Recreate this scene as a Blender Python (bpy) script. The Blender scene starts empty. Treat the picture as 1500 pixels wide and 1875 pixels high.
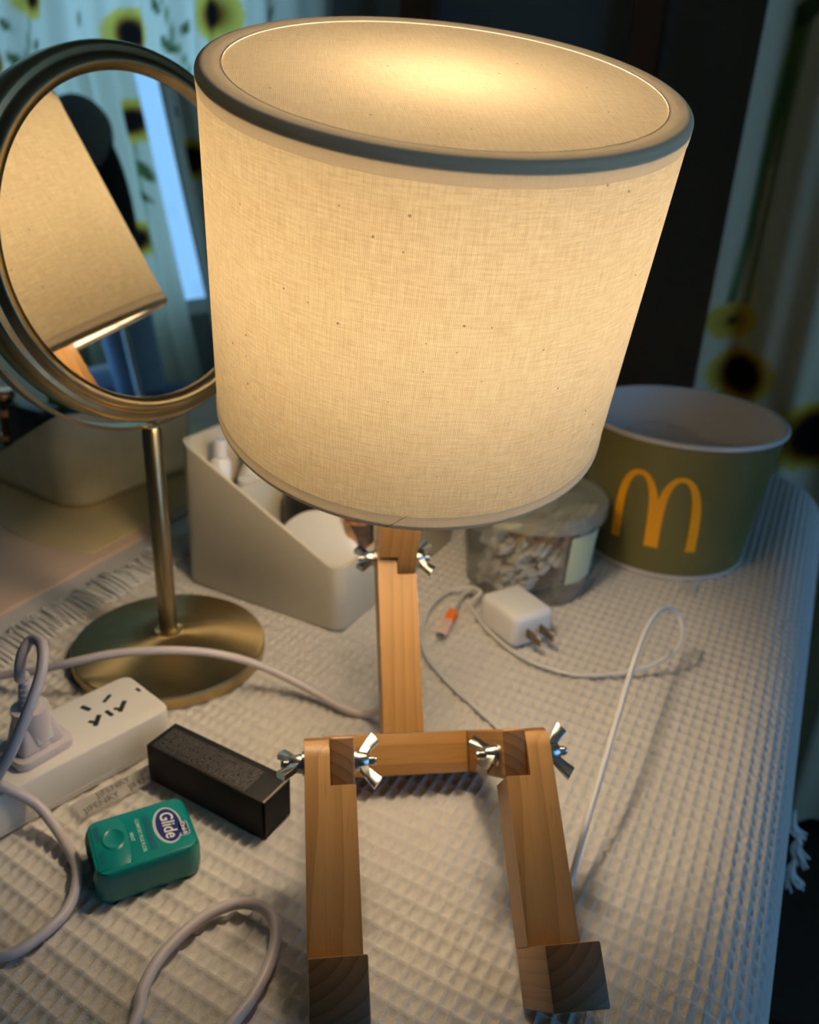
import bpy, bmesh, math, random
import numpy as np
from mathutils import Matrix, Vector

random.seed(7)
rng = np.random.default_rng(7)
sc = bpy.context.scene
COL = sc.collection

# ------------------------------------------------------------------ camera
FPX, CAMH = 1550.0, 0.36
TH, RO = math.radians(24.8), math.radians(-2.95)
_f = np.array([0, math.cos(TH), -math.sin(TH)])
_r0 = np.array([1.0, 0, 0])
_d0 = np.cross(_f, _r0)
_r = math.cos(RO) * _r0 + math.sin(RO) * _d0
_d = -math.sin(RO) * _r0 + math.cos(RO) * _d0
cam = bpy.data.cameras.new('camera')
cam.sensor_fit = 'HORIZONTAL'
cam.sensor_width = 36.0
cam.lens = 36.0 * FPX / 1500.0
cam.clip_start = 0.01
cam.dof.use_dof = True
cam.dof.focus_distance = 0.345
cam.dof.aperture_fstop = 11.5
co = bpy.data.objects.new('camera', cam)
COL.objects.link(co)
co.matrix_world = Matrix(((_r[0], -_d[0], -_f[0], 0), (_r[1], -_d[1], -_f[1], 0),
                          (_r[2], -_d[2], -_f[2], CAMH), (0, 0, 0, 1)))
sc.camera = co

# ------------------------------------------------------------------ light: sky outside the windows, exposure
SKY = (0.25, 0.56, 1.0)
world = bpy.data.worlds.new('sky')
sc.world = world
world.use_nodes = True
bg = world.node_tree.nodes['Background']
bg.inputs[0].default_value = (*SKY, 1)
bg.inputs[1].default_value = 2.1
BULB = 138.0
BULB_COL = (1.0, 0.78, 0.53)
sc.view_settings.view_transform = 'Standard'
sc.view_settings.look = 'None'
sc.view_settings.exposure = 0.0
sc.view_settings.gamma = 1.0
sc.view_settings.use_curve_mapping = False
sc.cycles.use_denoising = True
sc.cycles.max_bounces = 9
sc.cycles.diffuse_bounces = 6
sc.cycles.transparent_max_bounces = 10
sc.cycles.caustics_reflective = False
sc.cycles.caustics_refractive = False
sc.cycles.sample_clamp_indirect = 4.0

# the room: its window wall runs obliquely behind the table, parallel to the table's far end
ANG = math.radians(25)
T2 = np.array([math.cos(ANG), -math.sin(ANG), 0])      # along the wall, to the right
E2 = np.array([math.sin(ANG), math.cos(ANG), 0])       # towards the wall
WA = np.array([0.6, 1.3, 0])                           # a point at the foot of the wall
S0, S1, DEEP = -2.35, 2.25, 3.3
ZF, ZC = -0.75, 1.75


def wp(s, z, dep=0.0):
    return WA + s * T2 - dep * E2 + np.array([0, 0, z])


def portal(name, c, nrm, w, h):
    l = bpy.data.lights.new(name, 'AREA')
    l.shape = 'RECTANGLE'
    l.size, l.size_y = w, h
    l.cycles.is_portal = True
    o = bpy.data.objects.new(name, l)
    COL.objects.link(o)
    z = -Vector(nrm)
    y = Vector((0, 0, 1))
    x = y.cross(z)
    o.matrix_world = Matrix(((x.x, y.x, z.x, c[0]), (x.y, y.y, z.y, c[1]), (x.z, y.z, z.z, c[2]), (0, 0, 0, 1)))


W1 = (-2.15, -0.88, 0.02, 1.45)      # s0, s1, z0, z1 of the left window in the back wall
W2 = (1.25, 2.08, 0.190, 1.45)       # right window in the back wall
W3 = (0.30, 2.15, -0.45, 1.55)       # depth0, depth1, z0, z1 of the window in the right wall
for nm, w in (('sky_portal_left', W1), ('sky_portal_right', W2)):
    portal(nm, wp((w[0] + w[1]) / 2, (w[2] + w[3]) / 2, -0.11), -E2, w[1] - w[0], w[3] - w[2])
portal('sky_portal_side', wp(S1 + 0.11, (W3[2] + W3[3]) / 2, (W3[0] + W3[1]) / 2), -T2, W3[1] - W3[0], W3[3] - W3[2])


# ------------------------------------------------------------------ placement helpers
def ray(px, py):
    return (px - 750) / FPX * _r + (py - 937.5) / FPX * _d + _f


def on(px, py, z=0.0):
    D = ray(px, py)
    return np.array([0, 0, CAMH]) + D * (z - CAMH) / D[2]


def onwall(px, py, dep=0.07):
    D = ray(px, py)
    O = np.array([0, 0, CAMH])
    u = ((WA - dep * E2 - O) @ E2) / (D @ E2)
    Q = O + u * D
    return float((Q - WA) @ T2), float(Q[2])


def nrm(v):
    v = np.asarray(v, float)
    return v / np.linalg.norm(v)


def frame(o, x, y, z):
    return Matrix(((x[0], y[0], z[0], o[0]), (x[1], y[1], z[1], o[1]), (x[2], y[2], z[2], o[2]), (0, 0, 0, 1)))


def zrot(loc, a):
    return Matrix.Translation(Vector(loc)) @ Matrix.Rotation(a, 4, 'Z')


# ------------------------------------------------------------------ object helpers
WORLD = {}


def tag(o, label=None, cat=None, group=None, kind=None):
    if label: o['label'] = label
    if cat: o['category'] = cat
    if group: o['group'] = group
    if kind: o['kind'] = kind
    return o


def thing(name, loc, label, cat, group=None):
    o = bpy.data.objects.new(name, None)
    o.empty_display_size = 0.02
    COL.objects.link(o)
    o.location = Vector(loc)
    WORLD[o.name] = Matrix.Translation(Vector(loc))
    return tag(o, label, cat, group)


def link(name, me, M=None, parent=None):
    o = bpy.data.objects.new(name, me)
    COL.objects.link(o)
    M = M or Matrix.Identity(4)
    WORLD[o.name] = M.copy()
    if parent is not None:
        o.parent = parent
        o.matrix_basis = WORLD[parent.name].inverted() @ M
    else:
        o.matrix_basis = M
    return o


def mesh(name, V, Fs, mat, M=None, parent=None, smooth=40, uv=None, label=None, mats=None, fm=None):
    me = bpy.data.meshes.new(name)
    me.from_pydata([tuple(map(float, v)) for v in V], [], Fs)
    if uv is not None:
        ul = me.uv_layers.new(name='UVMap')
        idx = np.empty(len(me.loops), int)
        me.loops.foreach_get('vertex_index', idx)
        if isinstance(uv, np.ndarray):
            ul.data.foreach_set('uv', uv[idx].astype(np.float32).ravel())
        else:                      # per face uv lists
            flat = [c for f in uv for p in f for c in p]
            ul.data.foreach_set('uv', flat)
    for m in (mats or [mat]):
        me.materials.append(m)
    if fm is not None:
        me.polygons.foreach_set('material_index', fm)
    finish(me, smooth)
    o = link(name, me, M, parent)
    if label: o['label'] = label
    return o


def finish(me, smooth):
    bm = bmesh.new()
    bm.from_mesh(me)
    bmesh.ops.recalc_face_normals(bm, faces=bm.faces)
    bm.to_mesh(me)
    bm.free()
    if smooth:
        me.polygons.foreach_set('use_smooth', [True] * len(me.polygons))
        me.set_sharp_from_angle(angle=math.radians(smooth))
    me.update()


def box(name, size, mat, M=None, parent=None, bev=0.0, seg=2, off=(0, 0, 0), taper=None, label=None, smooth=40):
    bm = bmesh.new()
    bmesh.ops.create_cube(bm, size=1.0)
    for v in bm.verts:
        k = 1.0
        if taper and v.co.z > 0: k = taper
        v.co = Vector((v.co.x * size[0] * k + off[0], v.co.y * size[1] * k + off[1], v.co.z * size[2] + off[2]))
    if bev:
        bmesh.ops.bevel(bm, geom=list(bm.edges), offset=bev, segments=seg, profile=0.5, affect='EDGES')
    me = bpy.data.meshes.new(name)
    bm.to_mesh(me)
    bm.free()
    me.materials.append(mat)
    finish(me, smooth)
    o = link(name, me, M, parent)
    if label: o['label'] = label
    return o


def boxes(name, lst, mat, M=None, parent=None):
    """several axis-aligned boxes (lo, hi) that are one solid"""
    V, Fs = [], []
    for lo, hi in lst:
        b = len(V)
        for z in (lo[2], hi[2]):
            V += [(lo[0], lo[1], z), (hi[0], lo[1], z), (hi[0], hi[1], z), (lo[0], hi[1], z)]
        Fs += [[b + i for i in f] for f in ((0, 3, 2, 1), (4, 5, 6, 7), (0, 1, 5, 4), (1, 2, 6, 5), (2, 3, 7, 6), (3, 0, 4, 7))]
    return mesh(name, V, Fs, mat, M, parent, smooth=None)


def lathe(name, prof, mat, M=None, parent=None, n=64, closed=False, smooth=40, label=None):
    V, Fs = [], []
    rings = []
    for r, z in prof:
        if r < 1e-7:
            rings.append([len(V)])
            V.append((0, 0, z))
        else:
            rings.append(list(range(len(V), len(V) + n)))
            V += [(r * math.cos(2 * math.pi * k / n), r * math.sin(2 * math.pi * k / n), z) for k in range(n)]
    pairs = list(zip(rings[:-1], rings[1:])) + ([(rings[-1], rings[0])] if closed else [])
    for a, b in pairs:
        for k in range(n):
            j = (k + 1) % n
            if len(a) == 1 and len(b) == 1: continue
            if len(a) == 1: Fs.append([a[0], b[k], b[j]])
            elif len(b) == 1: Fs.append([a[k], a[j], b[0]])
            else: Fs.append([a[k], a[j], b[j], b[k]])
    return mesh(name, V, Fs, mat, M, parent, smooth=smooth, label=label)


def catmull(P, n=10, closed=False):
    P = [np.asarray(p, float) for p in P]
    out = []
    m = len(P)
    for i in range(m if closed else m - 1):
        p1, p2 = P[i], P[(i + 1) % m]
        p0 = P[i - 1] if (i > 0 or closed) else 2 * p1 - p2
        p3 = P[(i + 2) % m] if (i + 2 < m or closed) else 2 * p2 - p1
        for k in range(n):
            t = k / n
            out.append(0.5 * ((2 * p1) + (-p0 + p2) * t + (2 * p0 - 5 * p1 + 4 * p2 - p3) * t * t + (-p0 + 3 * p1 - 3 * p2 + p3) * t ** 3))
    if not closed: out.append(P[-1])
    return out


def tube_geo(path, rad, n=10, closed=False, sect=None, b0=0, up0=None):
    """swept circle (or section list of (x,y)) along a path; returns V, F"""
    m = len(path)
    V, Fs = [], []
    prev = None
    for i in range(m):
        if closed: t = nrm(path[(i + 1) % m] - path[i - 1])
        else: t = nrm(path[min(i + 1, m - 1)] - path[max(i - 1, 0)])
        if prev is None:
            a = np.array(up0, float) if up0 is not None else (np.array([0, 0, 1.0]) if abs(t[2]) < 0.9 else np.array([1.0, 0, 0]))
        else:
            a = prev
        a = nrm(a - (a @ t) * t)
        prev = a
        b = np.cross(t, a)
        r = rad[i] if hasattr(rad, '__len__') else rad
        if sect is None:
            V += [path[i] + r * (math.cos(2 * math.pi * k / n) * a + math.sin(2 * math.pi * k / n) * b) for k in range(n)]
        else:
            V += [path[i] + r * (x * a + y * b) for x, y in sect]
    q = n if sect is None else len(sect)
    for i in range(m if closed else m - 1):
        j = (i + 1) % m
        for k in range(q):
            l = (k + 1) % q
            Fs.append([b0 + i * q + k, b0 + i * q + l, b0 + j * q + l, b0 + j * q + k])
    if not closed:
        Fs.append([b0 + k for k in range(q)][::-1])
        Fs.append([b0 + (m - 1) * q + k for k in range(q)])
    return V, Fs


def tube(name, path, rad, mat, M=None, parent=None, n=10, closed=False, sect=None, smooth=50, up0=None, label=None):
    V, Fs = tube_geo([np.asarray(p, float) for p in path], rad, n, closed, sect, 0, up0)
    return mesh(name, V, Fs, mat, M, parent, smooth=smooth, label=label)


def prism(name, outline, lo, hi, mat, M=None, parent=None, bev=0.0, smooth=40, label=None):
    """outline (x,y) extruded from z=lo to z=hi"""
    bm = bmesh.new()
    vs = [bm.verts.new((x, y, lo)) for x, y in outline]
    f = bm.faces.new(vs)
    g = bmesh.ops.extrude_face_region(bm, geom=[f])
    for v in g['geom']:
        if isinstance(v, bmesh.types.BMVert): v.co.z = hi
    if bev:
        bmesh.ops.recalc_face_normals(bm, faces=bm.faces)
        ed = [e for e in bm.edges if e.calc_face_angle(0) > 0.6]
        bmesh.ops.bevel(bm, geom=ed, offset=bev, segments=2, profile=0.5, affect='EDGES')
    me = bpy.data.meshes.new(name)
    bm.to_mesh(me)
    bm.free()
    me.materials.append(mat)
    finish(me, smooth)
    o = link(name, me, M, parent)
    if label: o['label'] = label
    return o


def rrect(w, h, r, n=6, cx=0, cy=0):
    o = []
    for sx, sy, a0 in ((1, 1, 0), (-1, 1, 90), (-1, -1, 180), (1, -1, 270)):
        for k in range(n + 1):
            a = math.radians(a0 + 90 * k / n)
            o.append((cx + sx * (w / 2 - r) + r * math.cos(a), cy + sy * (h / 2 - r) + r * math.sin(a)))
    return o


def text(name, s, size, mat, M, parent=None, off=0.0, shear=0.0, space=1.0, ext=0.00008, align='CENTER', sx=1.0):
    cu = bpy.data.curves.new(name, 'FONT')
    cu.body = s
    cu.size = size
    cu.offset = off
    cu.shear = shear
    cu.space_character = space
    cu.extrude = ext
    cu.align_x = align
    cu.align_y = 'CENTER'
    cu.resolution_u = 4
    tmp = bpy.data.objects.new(name + '_curve', cu)
    COL.objects.link(tmp)
    bpy.context.view_layer.update()
    me = bpy.data.meshes.new_from_object(tmp)
    me.name = name
    bpy.data.objects.remove(tmp)
    bpy.data.curves.remove(cu)
    me.materials.clear()
    me.materials.append(mat)
    if sx != 1.0:
        me.transform(Matrix.Scale(sx, 4, (1, 0, 0)))
    return link(name, me, M, parent)


# ------------------------------------------------------------------ materials
class NT:
    def __init__(s, name):
        s.m = bpy.data.materials.new(name)
        s.m.use_nodes = True
        s.t = s.m.node_tree
        s.t.nodes.clear()
        s.out = s.t.nodes.new('ShaderNodeOutputMaterial')

    def n(s, typ, **kw):
        x = s.t.nodes.new('ShaderNode' + typ)
        for k, v in kw.items():
            if k.startswith('i_'): s.set(x.inputs[k[2:].replace('_', ' ')], v)
            else: setattr(x, k, v)
        return x

    def set(s, sock, v):
        if isinstance(v, bpy.types.NodeSocket): s.t.links.new(v, sock)
        elif isinstance(v, (tuple, list)) and len(v) == 3 and sock.type == 'RGBA': sock.default_value = (*v, 1)
        else: sock.default_value = v

    def math(s, op, a, b=None, c=None, clamp=False):
        x = s.t.nodes.new('ShaderNodeMath')
        x.operation = op
        x.use_clamp = clamp
        for i, v in enumerate((a, b, c)):
            if v is not None: s.set(x.inputs[i], v)
        return x.outputs[0]

    def mixc(s, f, a, b, blend='MIX'):
        x = s.t.nodes.new('ShaderNodeMix')
        x.data_type = 'RGBA'
        x.blend_type = blend
        s.set(x.inputs[0], f)
        s.set(x.inputs[6], a)
        s.set(x.inputs[7], b)
        return x.outputs[2]

    def ramp(s, f, stops):
        x = s.t.nodes.new('ShaderNodeValToRGB')
        e = x.color_ramp.elements
        while len(e) < len(stops): e.new(0.5)
        for q, (p, c) in zip(e, stops):
            q.position = p
            q.color = (*c, 1) if len(c) == 3 else c
        s.set(x.inputs[0], f)
        return x.outputs[0]

    def coord(s, kind='Object', scale=(1, 1, 1), rot=(0, 0, 0)):
        tc = s.t.nodes.new('ShaderNodeTexCoord')
        mp = s.t.nodes.new('ShaderNodeMapping')
        mp.inputs['Scale'].default_value = scale
        mp.inputs['Rotation'].default_value = rot
        s.t.links.new(tc.outputs[kind], mp.inputs[0])
        return mp.outputs[0]

    def noise(s, vec, scale=1.0, detail=3.0, rough=0.5, out=0):
        x = s.t.nodes.new('ShaderNodeTexNoise')
        s.set(x.inputs['Vector'], vec)
        x.inputs['Scale'].default_value = scale
        x.inputs['Detail'].default_value = detail
        x.inputs['Roughness'].default_value = rough
        return x.outputs[out]

    def bump(s, h, strength=0.3, dist=0.001):
        x = s.t.nodes.new('ShaderNodeBump')
        x.inputs['Strength'].default_value = strength
        x.inputs['Distance'].default_value = dist
        s.set(x.inputs['Height'], h)
        return x.outputs[0]

    def pbr(s, col, rough=0.5, metal=0.0, normal=None, spec=0.5, **kw):
        x = s.t.nodes.new('ShaderNodeBsdfPrincipled')
        s.set(x.inputs['Base Color'], col)
        s.set(x.inputs['Roughness'], rough)
        s.set(x.inputs['Metallic'], metal)
        s.set(x.inputs['Specular IOR Level'], spec)
        if normal is not None: s.set(x.inputs['Normal'], normal)
        for k, v in kw.items(): s.set(x.inputs[k.replace('_', ' ')], v)
        return x.outputs[0]

    def done(s, shader):
        s.t.links.new(shader, s.out.inputs[0])
        return s.m


def plain(name, col, rough=0.5, metal=0.0, spec=0.5, grain=0.06, gs=60, bump=0.0, **kw):
    m = NT(name)
    nz = m.noise(m.coord('Object'), gs, 4)
    c = m.mixc(nz, tuple(x * (1 - grain) for x in col), tuple(min(1, x * (1 + grain)) for x in col))
    nb = m.bump(m.noise(m.coord('Object'), gs * 12, 3), bump, 0.0004) if bump else None
    return m.done(m.pbr(c, rough, metal, nb, spec, **kw))


def wood(name, light, dark, end):
    m = NT(name)
    v = m.coord('Object', (1, 1, 1))
    warp = m.noise(m.coord('Object', (18, 18, 3)), 1.0, 3)
    sep = m.n('SeparateXYZ', i_Vector=v)
    x = m.math('ADD', sep.outputs[0], 0.021)
    y = m.math('ADD', sep.outputs[1], 0.034)
    r = m.math('SQRT', m.math('ADD', m.math('MULTIPLY', x, x), m.math('MULTIPLY', y, y)))
    r = m.math('ADD', r, m.math('MULTIPLY', warp, 0.010))
    ring = m.math('FRACT', m.math('MULTIPLY', r, 210))
    ring = m.math('POWER', ring, 2.2)
    fib = m.noise(m.coord('Object', (900, 900, 18)), 1.0, 4, 0.6)
    pore = m.noise(m.coord('Object', (1500, 1500, 45)), 1.0, 2, 0.5)
    pore = m.math('GREATER_THAN', pore, 0.665)
    f = m.math('ADD', m.math('MULTIPLY', ring, 0.55), m.math('MULTIPLY', fib, 0.55), clamp=True)
    c = m.mixc(f, light, dark)
    c = m.mixc(m.math('MULTIPLY', pore, 0.35), c, tuple(k * 0.5 for k in dark))
    tc = m.n('TexCoord')
    nz = m.n('SeparateXYZ', i_Vector=tc.outputs['Normal']).outputs[2]
    e = m.math('GREATER_THAN', m.math('ABSOLUTE', nz), 0.75)
    ce = m.mixc(ring, end, tuple(k * 0.62 for k in end))
    c = m.mixc(e, c, ce)
    nb = m.bump(m.math('ADD', fib, m.math('MULTIPLY', pore, -1.0)), 0.18, 0.0004)
    return m.done(m.pbr(c, 0.42, 0, nb, 0.45))


def fabric(name, trans, c_lo, c_hi, pitch=0.0009, flecks=True):
    """linen: slubby threads both ways, single layer, lets light through"""
    m = NT(name)
    tc = m.n('TexCoord')
    uv = tc.outputs['UV']

    def st(sx, sy):
        mp = m.n('Mapping')
        mp.inputs['Scale'].default_value = (sx, sy, 1)
        m.set(mp.inputs[0], uv)
        return mp.outputs[0]
    h = m.noise(st(90, 0.9 / pitch), 1.0, 4, 0.75)
    w = m.noise(st(1.0 / pitch, 75), 1.0, 4, 0.75)
    sp = m.n('SeparateXYZ', i_Vector=uv)
    gx = m.math('SINE', m.math('MULTIPLY', sp.outputs[0], 6.283 / (pitch * 0.80)))
    gy = m.math('SINE', m.math('MULTIPLY', sp.outputs[1], 6.283 / (pitch * 0.66)))
    fine = m.math('ADD', m.math('MULTIPLY', gx, 0.17), m.math('MULTIPLY', gy, 0.20))
    broad = m.noise(st(22, 22), 1.0, 3, 0.5)
    f = m.math('ADD', m.math('MULTIPLY', h, 0.80), m.math('MULTIPLY', w, 0.70))
    f = m.math('ADD', f, fine)
    f = m.math('ADD', f, m.math('MULTIPLY', broad, 0.15))
    f = m.n('MapRange', i_Value=f, i_From_Min=0.50, i_From_Max=1.12).outputs[0]
    c = m.mixc(f, c_lo, c_hi)
    if flecks:
        vo = m.n('TexVoronoi', voronoi_dimensions='2D', i_Vector=st(85, 85), i_Scale=1.0)
        fl = m.math('LESS_THAN', vo.outputs['Distance'], m.math('MULTIPLY', m.math('SUBTRACT', m.n('SeparateXYZ', i_Vector=vo.outputs['Color']).outputs[0], 0.72), 0.17))
        c = m.mixc(m.math('MULTIPLY', fl, 0.75), c, (0.12, 0.06, 0.025))
    nb = m.bump(f, 0.25, 0.0003)
    # the inside of the drum is laminated with white film
    lining = m.mixc(m.n('NewGeometry').outputs['Backfacing'], c, (0.88, 0.86, 0.80))
    di = m.n('BsdfDiffuse', i_Color=lining, i_Normal=nb).outputs[0]
    tr = m.n('BsdfTranslucent', i_Color=c).outputs[0]
    mx = m.n('MixShader')
    mx.inputs[0].default_value = trans
    m.t.links.new(di, mx.inputs[1])
    m.t.links.new(tr, mx.inputs[2])
    return m.done(mx.outputs[0])


def clear(name, tint, haze=0.12, rough=0.08):
    m = NT(name)
    tr = m.n('BsdfTransparent', i_Color=tint).outputs[0]
    nz = m.noise(m.coord('Object'), 40, 3)
    di = m.n('BsdfDiffuse', i_Color=m.mixc(nz, tuple(0.75 * k for k in tint), tint)).outputs[0]
    gl = m.n('BsdfGlossy', i_Roughness=rough).outputs[0]
    a = m.n('MixShader')
    a.inputs[0].default_value = haze
    m.t.links.new(tr, a.inputs[1])
    m.t.links.new(di, a.inputs[2])
    fr = m.n('LayerWeight', i_Blend=0.30)
    b = m.n('MixShader')
    m.t.links.new(m.math('MULTIPLY', fr.outputs['Fresnel'], 0.55), b.inputs[0])
    m.t.links.new(a.outputs[0], b.inputs[1])
    m.t.links.new(gl, b.inputs[2])
    return m.done(b.outputs[0])


def brushed(name, col, rough=0.28, radial=False):
    m = NT(name)
    v = m.coord('Object')
    nz = m.noise(v, 90, 4)
    c = m.mixc(nz, tuple(k * 0.85 for k in col), tuple(min(1, k * 1.12) for k in col))
    kw = {}
    if radial:
        tg = m.n('Tangent', direction_type='RADIAL', axis='Z')
        kw = dict(Anisotropic=0.85, Tangent=tg.outputs[0])
    return m.done(m.pbr(c, rough, 1.0, None, 0.5, **kw))


def print_cloth(name, trans, dye=(0.55, 0.5, 0.36)):
    m = NT(name)
    at = m.n('Attribute', attribute_name='print')
    w = m.noise(m.coord('UV', (900, 900, 1)), 1.0, 3)
    c = m.mixc(m.math('MULTIPLY', w, 0.25), at.outputs['Color'], dye, 'MULTIPLY')
    di = m.n('BsdfDiffuse', i_Color=c).outputs[0]
    tr = m.n('BsdfTranslucent', i_Color=c).outputs[0]
    mx = m.n('MixShader')
    mx.inputs[0].default_value = trans
    m.t.links.new(di, mx.inputs[1])
    m.t.links.new(tr, mx.inputs[2])
    return m.done(mx.outputs[0])


def glow(name, col, k):
    m = NT(name)
    return m.done(m.n('Emission', i_Color=col, i_Strength=k).outputs[0])


def waffle(name):
    m = NT(name)
    v = m.coord('Object')
    y1 = m.noise(m.coord('Object', (2600, 700, 1500), (0, 0, ANG)), 1.0, 3, 0.6)
    y2 = m.noise(m.coord('Object', (700, 2600, 1500), (0, 0, ANG)), 1.0, 3, 0.6)
    y = m.math('MAXIMUM', y1, y2)
    big = m.noise(v, 14, 3)
    c = m.mixc(big, (0.74, 0.71, 0.67), (0.82, 0.80, 0.77))
    c = m.mixc(m.math('MULTIPLY', y, 0.60), c, (0.56, 0.52, 0.47))
    nb = m.bump(y, 0.85, 0.0008)
    return m.done(m.pbr(c, 0.95, 0, nb, 0.1, Sheen_Weight=0.15))


def microprint(name):
    m = NT(name)
    tc = m.n('TexCoord')
    sp = m.n('SeparateXYZ', i_Vector=tc.outputs['Object'])
    x, y, z = sp.outputs
    row = m.math('FRACT', m.math('MULTIPLY', y, 640))
    inrow = m.math('MULTIPLY', m.math('GREATER_THAN', row, 0.30), m.math('LESS_THAN', row, 0.72))
    rid = m.math('FLOOR', m.math('MULTIPLY', y, 640))
    cx = m.n('CombineXYZ', i_X=m.math('MULTIPLY', x, 1500), i_Y=m.math('MULTIPLY', rid, 7.3))
    ch = m.math('GREATER_THAN', m.noise(cx.outputs[0], 1.0, 1), 0.44)
    ends = m.math('LESS_THAN', m.math('ABSOLUTE', m.math('ADD', x, 0.005)), 0.034)
    side = m.math('LESS_THAN', m.math('ABSOLUTE', m.math('ADD', y, 0.001)), 0.0092)
    top = m.math('GREATER_THAN', z, 0.0124)
    f = m.math('MULTIPLY', m.math('MULTIPLY', inrow, ch), m.math('MULTIPLY', m.math('MULTIPLY', ends, side), top))
    c = m.mixc(m.math('MULTIPLY', f, 0.8), (0.007, 0.007, 0.008), (0.13, 0.12, 0.115))
    return m.done(m.pbr(c, 0.6, 0, None, 0.2))


def rugmat(name):
    m = NT(name)
    v = m.coord('Object')
    vo = m.n('TexVoronoi', i_Vector=m.coord('Object', (9, 4, 1), (0, 0, 0.6)), i_Scale=1.3)
    leaf = m.math('LESS_THAN', vo.outputs['Distance'], 0.33)
    sp = m.n('SeparateXYZ', i_Vector=vo.outputs['Color']).outputs[0]
    c = m.mixc(m.math('GREATER_THAN', sp, 0.5), (0.14, 0.12, 0.07), (0.05, 0.10, 0.11))
    base = m.mixc(m.noise(v, 5, 3), (0.030, 0.020, 0.014), (0.06, 0.038, 0.024))
    c = m.mixc(m.math('MULTIPLY', leaf, 0.8), base, c)
    nb = m.bump(m.noise(v, 900, 2), 0.5, 0.001)
    return m.done(m.pbr(c, 0.95, 0, nb, 0.1))


MAT = {}
MAT['wood'] = wood('rubberwood', (0.43, 0.232, 0.075), (0.26, 0.124, 0.035), (0.20, 0.100, 0.038))
MAT['linen'] = fabric('linen_fabric', 0.102, (0.52, 0.36, 0.185), (0.98, 0.83, 0.54))
MAT['linen_top'] = fabric('linen_fabric_top', 0.088, (0.64, 0.475, 0.27), (0.95, 0.79, 0.52))
MAT['tape'] = fabric('bias_tape', 0.090, (0.70, 0.54, 0.34), (0.86, 0.70, 0.47), 0.0005, False)
MAT['steel'] = plain('zinc_steel', (0.62, 0.62, 0.60), 0.24, 1.0, gs=200, bump=0.05)
MAT['brass'] = brushed('antique_brass', (0.38, 0.30, 0.165), 0.30)
MAT['brass_disc'] = brushed('antique_brass_spun', (0.52, 0.40, 0.20), 0.42, True)
MAT['mirror'] = plain('mirror_silver', (0.90, 0.91, 0.90), 0.012, 1.0, grain=0.0)
MAT['cloth'] = waffle('waffle_cotton')
MAT['cotton'] = plain('cotton_yarn', (0.86, 0.83, 0.79), 0.95, spec=0.1, gs=400, bump=0.4)
MAT['cord'] = plain('cord_vinyl', (0.56, 0.51, 0.53), 0.42, gs=30)
MAT['usb'] = plain('white_cable', (0.66, 0.65, 0.63), 0.45, gs=40)
MAT['abs'] = plain('white_plastic', (0.74, 0.71, 0.66), 0.40, gs=30)
MAT['abs2'] = plain('glossy_white_plastic', (0.80, 0.79, 0.77), 0.25, gs=30)
MAT['dark'] = plain('near_black', (0.012, 0.010, 0.009), 0.6)
MAT['ivory'] = plain('ivory_plastic', (0.66, 0.60, 0.47), 0.42, gs=25)
MAT['black'] = plain('black_plastic', (0.012, 0.012, 0.013), 0.35)
MAT['boxprint'] = microprint('black_carton')
MAT['teal'] = plain('teal_plastic', (0.0, 0.175, 0.172), 0.27, gs=25, Subsurface_Weight=0.0)
MAT['tealdark'] = plain('teal_print', (0.0, 0.10, 0.14), 0.4)
MAT['navy'] = plain('navy_print', (0.010, 0.018, 0.13), 0.35)
MAT['silverink'] = plain('silver_print', (0.52, 0.60, 0.62), 0.35)
MAT['whiteink'] = plain('white_print', (0.80, 0.82, 0.84), 0.4)
MAT['greyink'] = plain('grey_print', (0.07, 0.06, 0.05), 0.5)
MAT['mintink'] = plain('pale_mint_print', (0.42, 0.66, 0.62), 0.4)
MAT['olive'] = plain('olive_card', (0.150, 0.136, 0.042), 0.40, gs=18)
MAT['arch'] = plain('yellow_print', (0.95, 0.42, 0.010), 0.42)
MAT['card'] = plain('white_card', (0.66, 0.63, 0.60), 0.5, gs=20)
MAT['clear'] = clear('clear_plastic', (0.96, 0.96, 0.94), 0.05)
MAT['lidclear'] = clear('frosted_lid', (0.92, 0.92, 0.82), 0.17, 0.25)
MAT['bin'] = clear('smoky_plastic', (0.98, 0.90, 0.66), 0.86, 0.12)
MAT['film'] = clear('clear_film', (0.95, 0.94, 0.92), 0.22, 0.1)
MAT['bagfilm'] = clear('milky_film', (0.90, 0.86, 0.82), 0.70, 0.12)
MAT['glass'] = clear('window_glass', (0.97, 0.98, 0.99), 0.01, 0.02)
MAT['label'] = plain('pale_green_label', (0.60, 0.62, 0.40), 0.5)
MAT['stick'] = plain('swab_wood', (0.46, 0.27, 0.14), 0.7, gs=200)
MAT['copper'] = plain('rose_gold', (0.80, 0.42, 0.25), 0.22, 1.0)
MAT['amber'] = clear('amber_glass', (0.86, 0.66, 0.46), 0.10, 0.05)
MAT['green'] = plain('green_plastic', (0.10, 0.30, 0.022), 0.4)
MAT['orange'] = plain('orange_plastic', (0.85, 0.20, 0.02), 0.4)
MAT['pinkwhite'] = plain('pinkish_plastic', (0.74, 0.52, 0.45), 0.4)
MAT['prong'] = plain('brass_prong', (0.30, 0.24, 0.19), 0.42, 1.0)
MAT['wall'] = plain('grey_wall_paint', (0.17, 0.165, 0.150), 0.85, gs=8, bump=0.1)
MAT['wall2'] = plain('side_wall_paint', (0.34, 0.29, 0.22), 0.85, gs=8, bump=0.1)
MAT['ceil'] = plain('ceiling_paint', (0.40, 0.36, 0.29), 0.9, gs=8)
MAT['trim'] = plain('brown_window_wood', (0.12, 0.045, 0.022), 0.5, gs=30)
MAT['trim2'] = plain('taupe_window_wood', (0.20, 0.165, 0.125), 0.5, gs=30)
MAT['frame'] = plain('white_window_frame', (0.70, 0.72, 0.74), 0.5)
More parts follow.
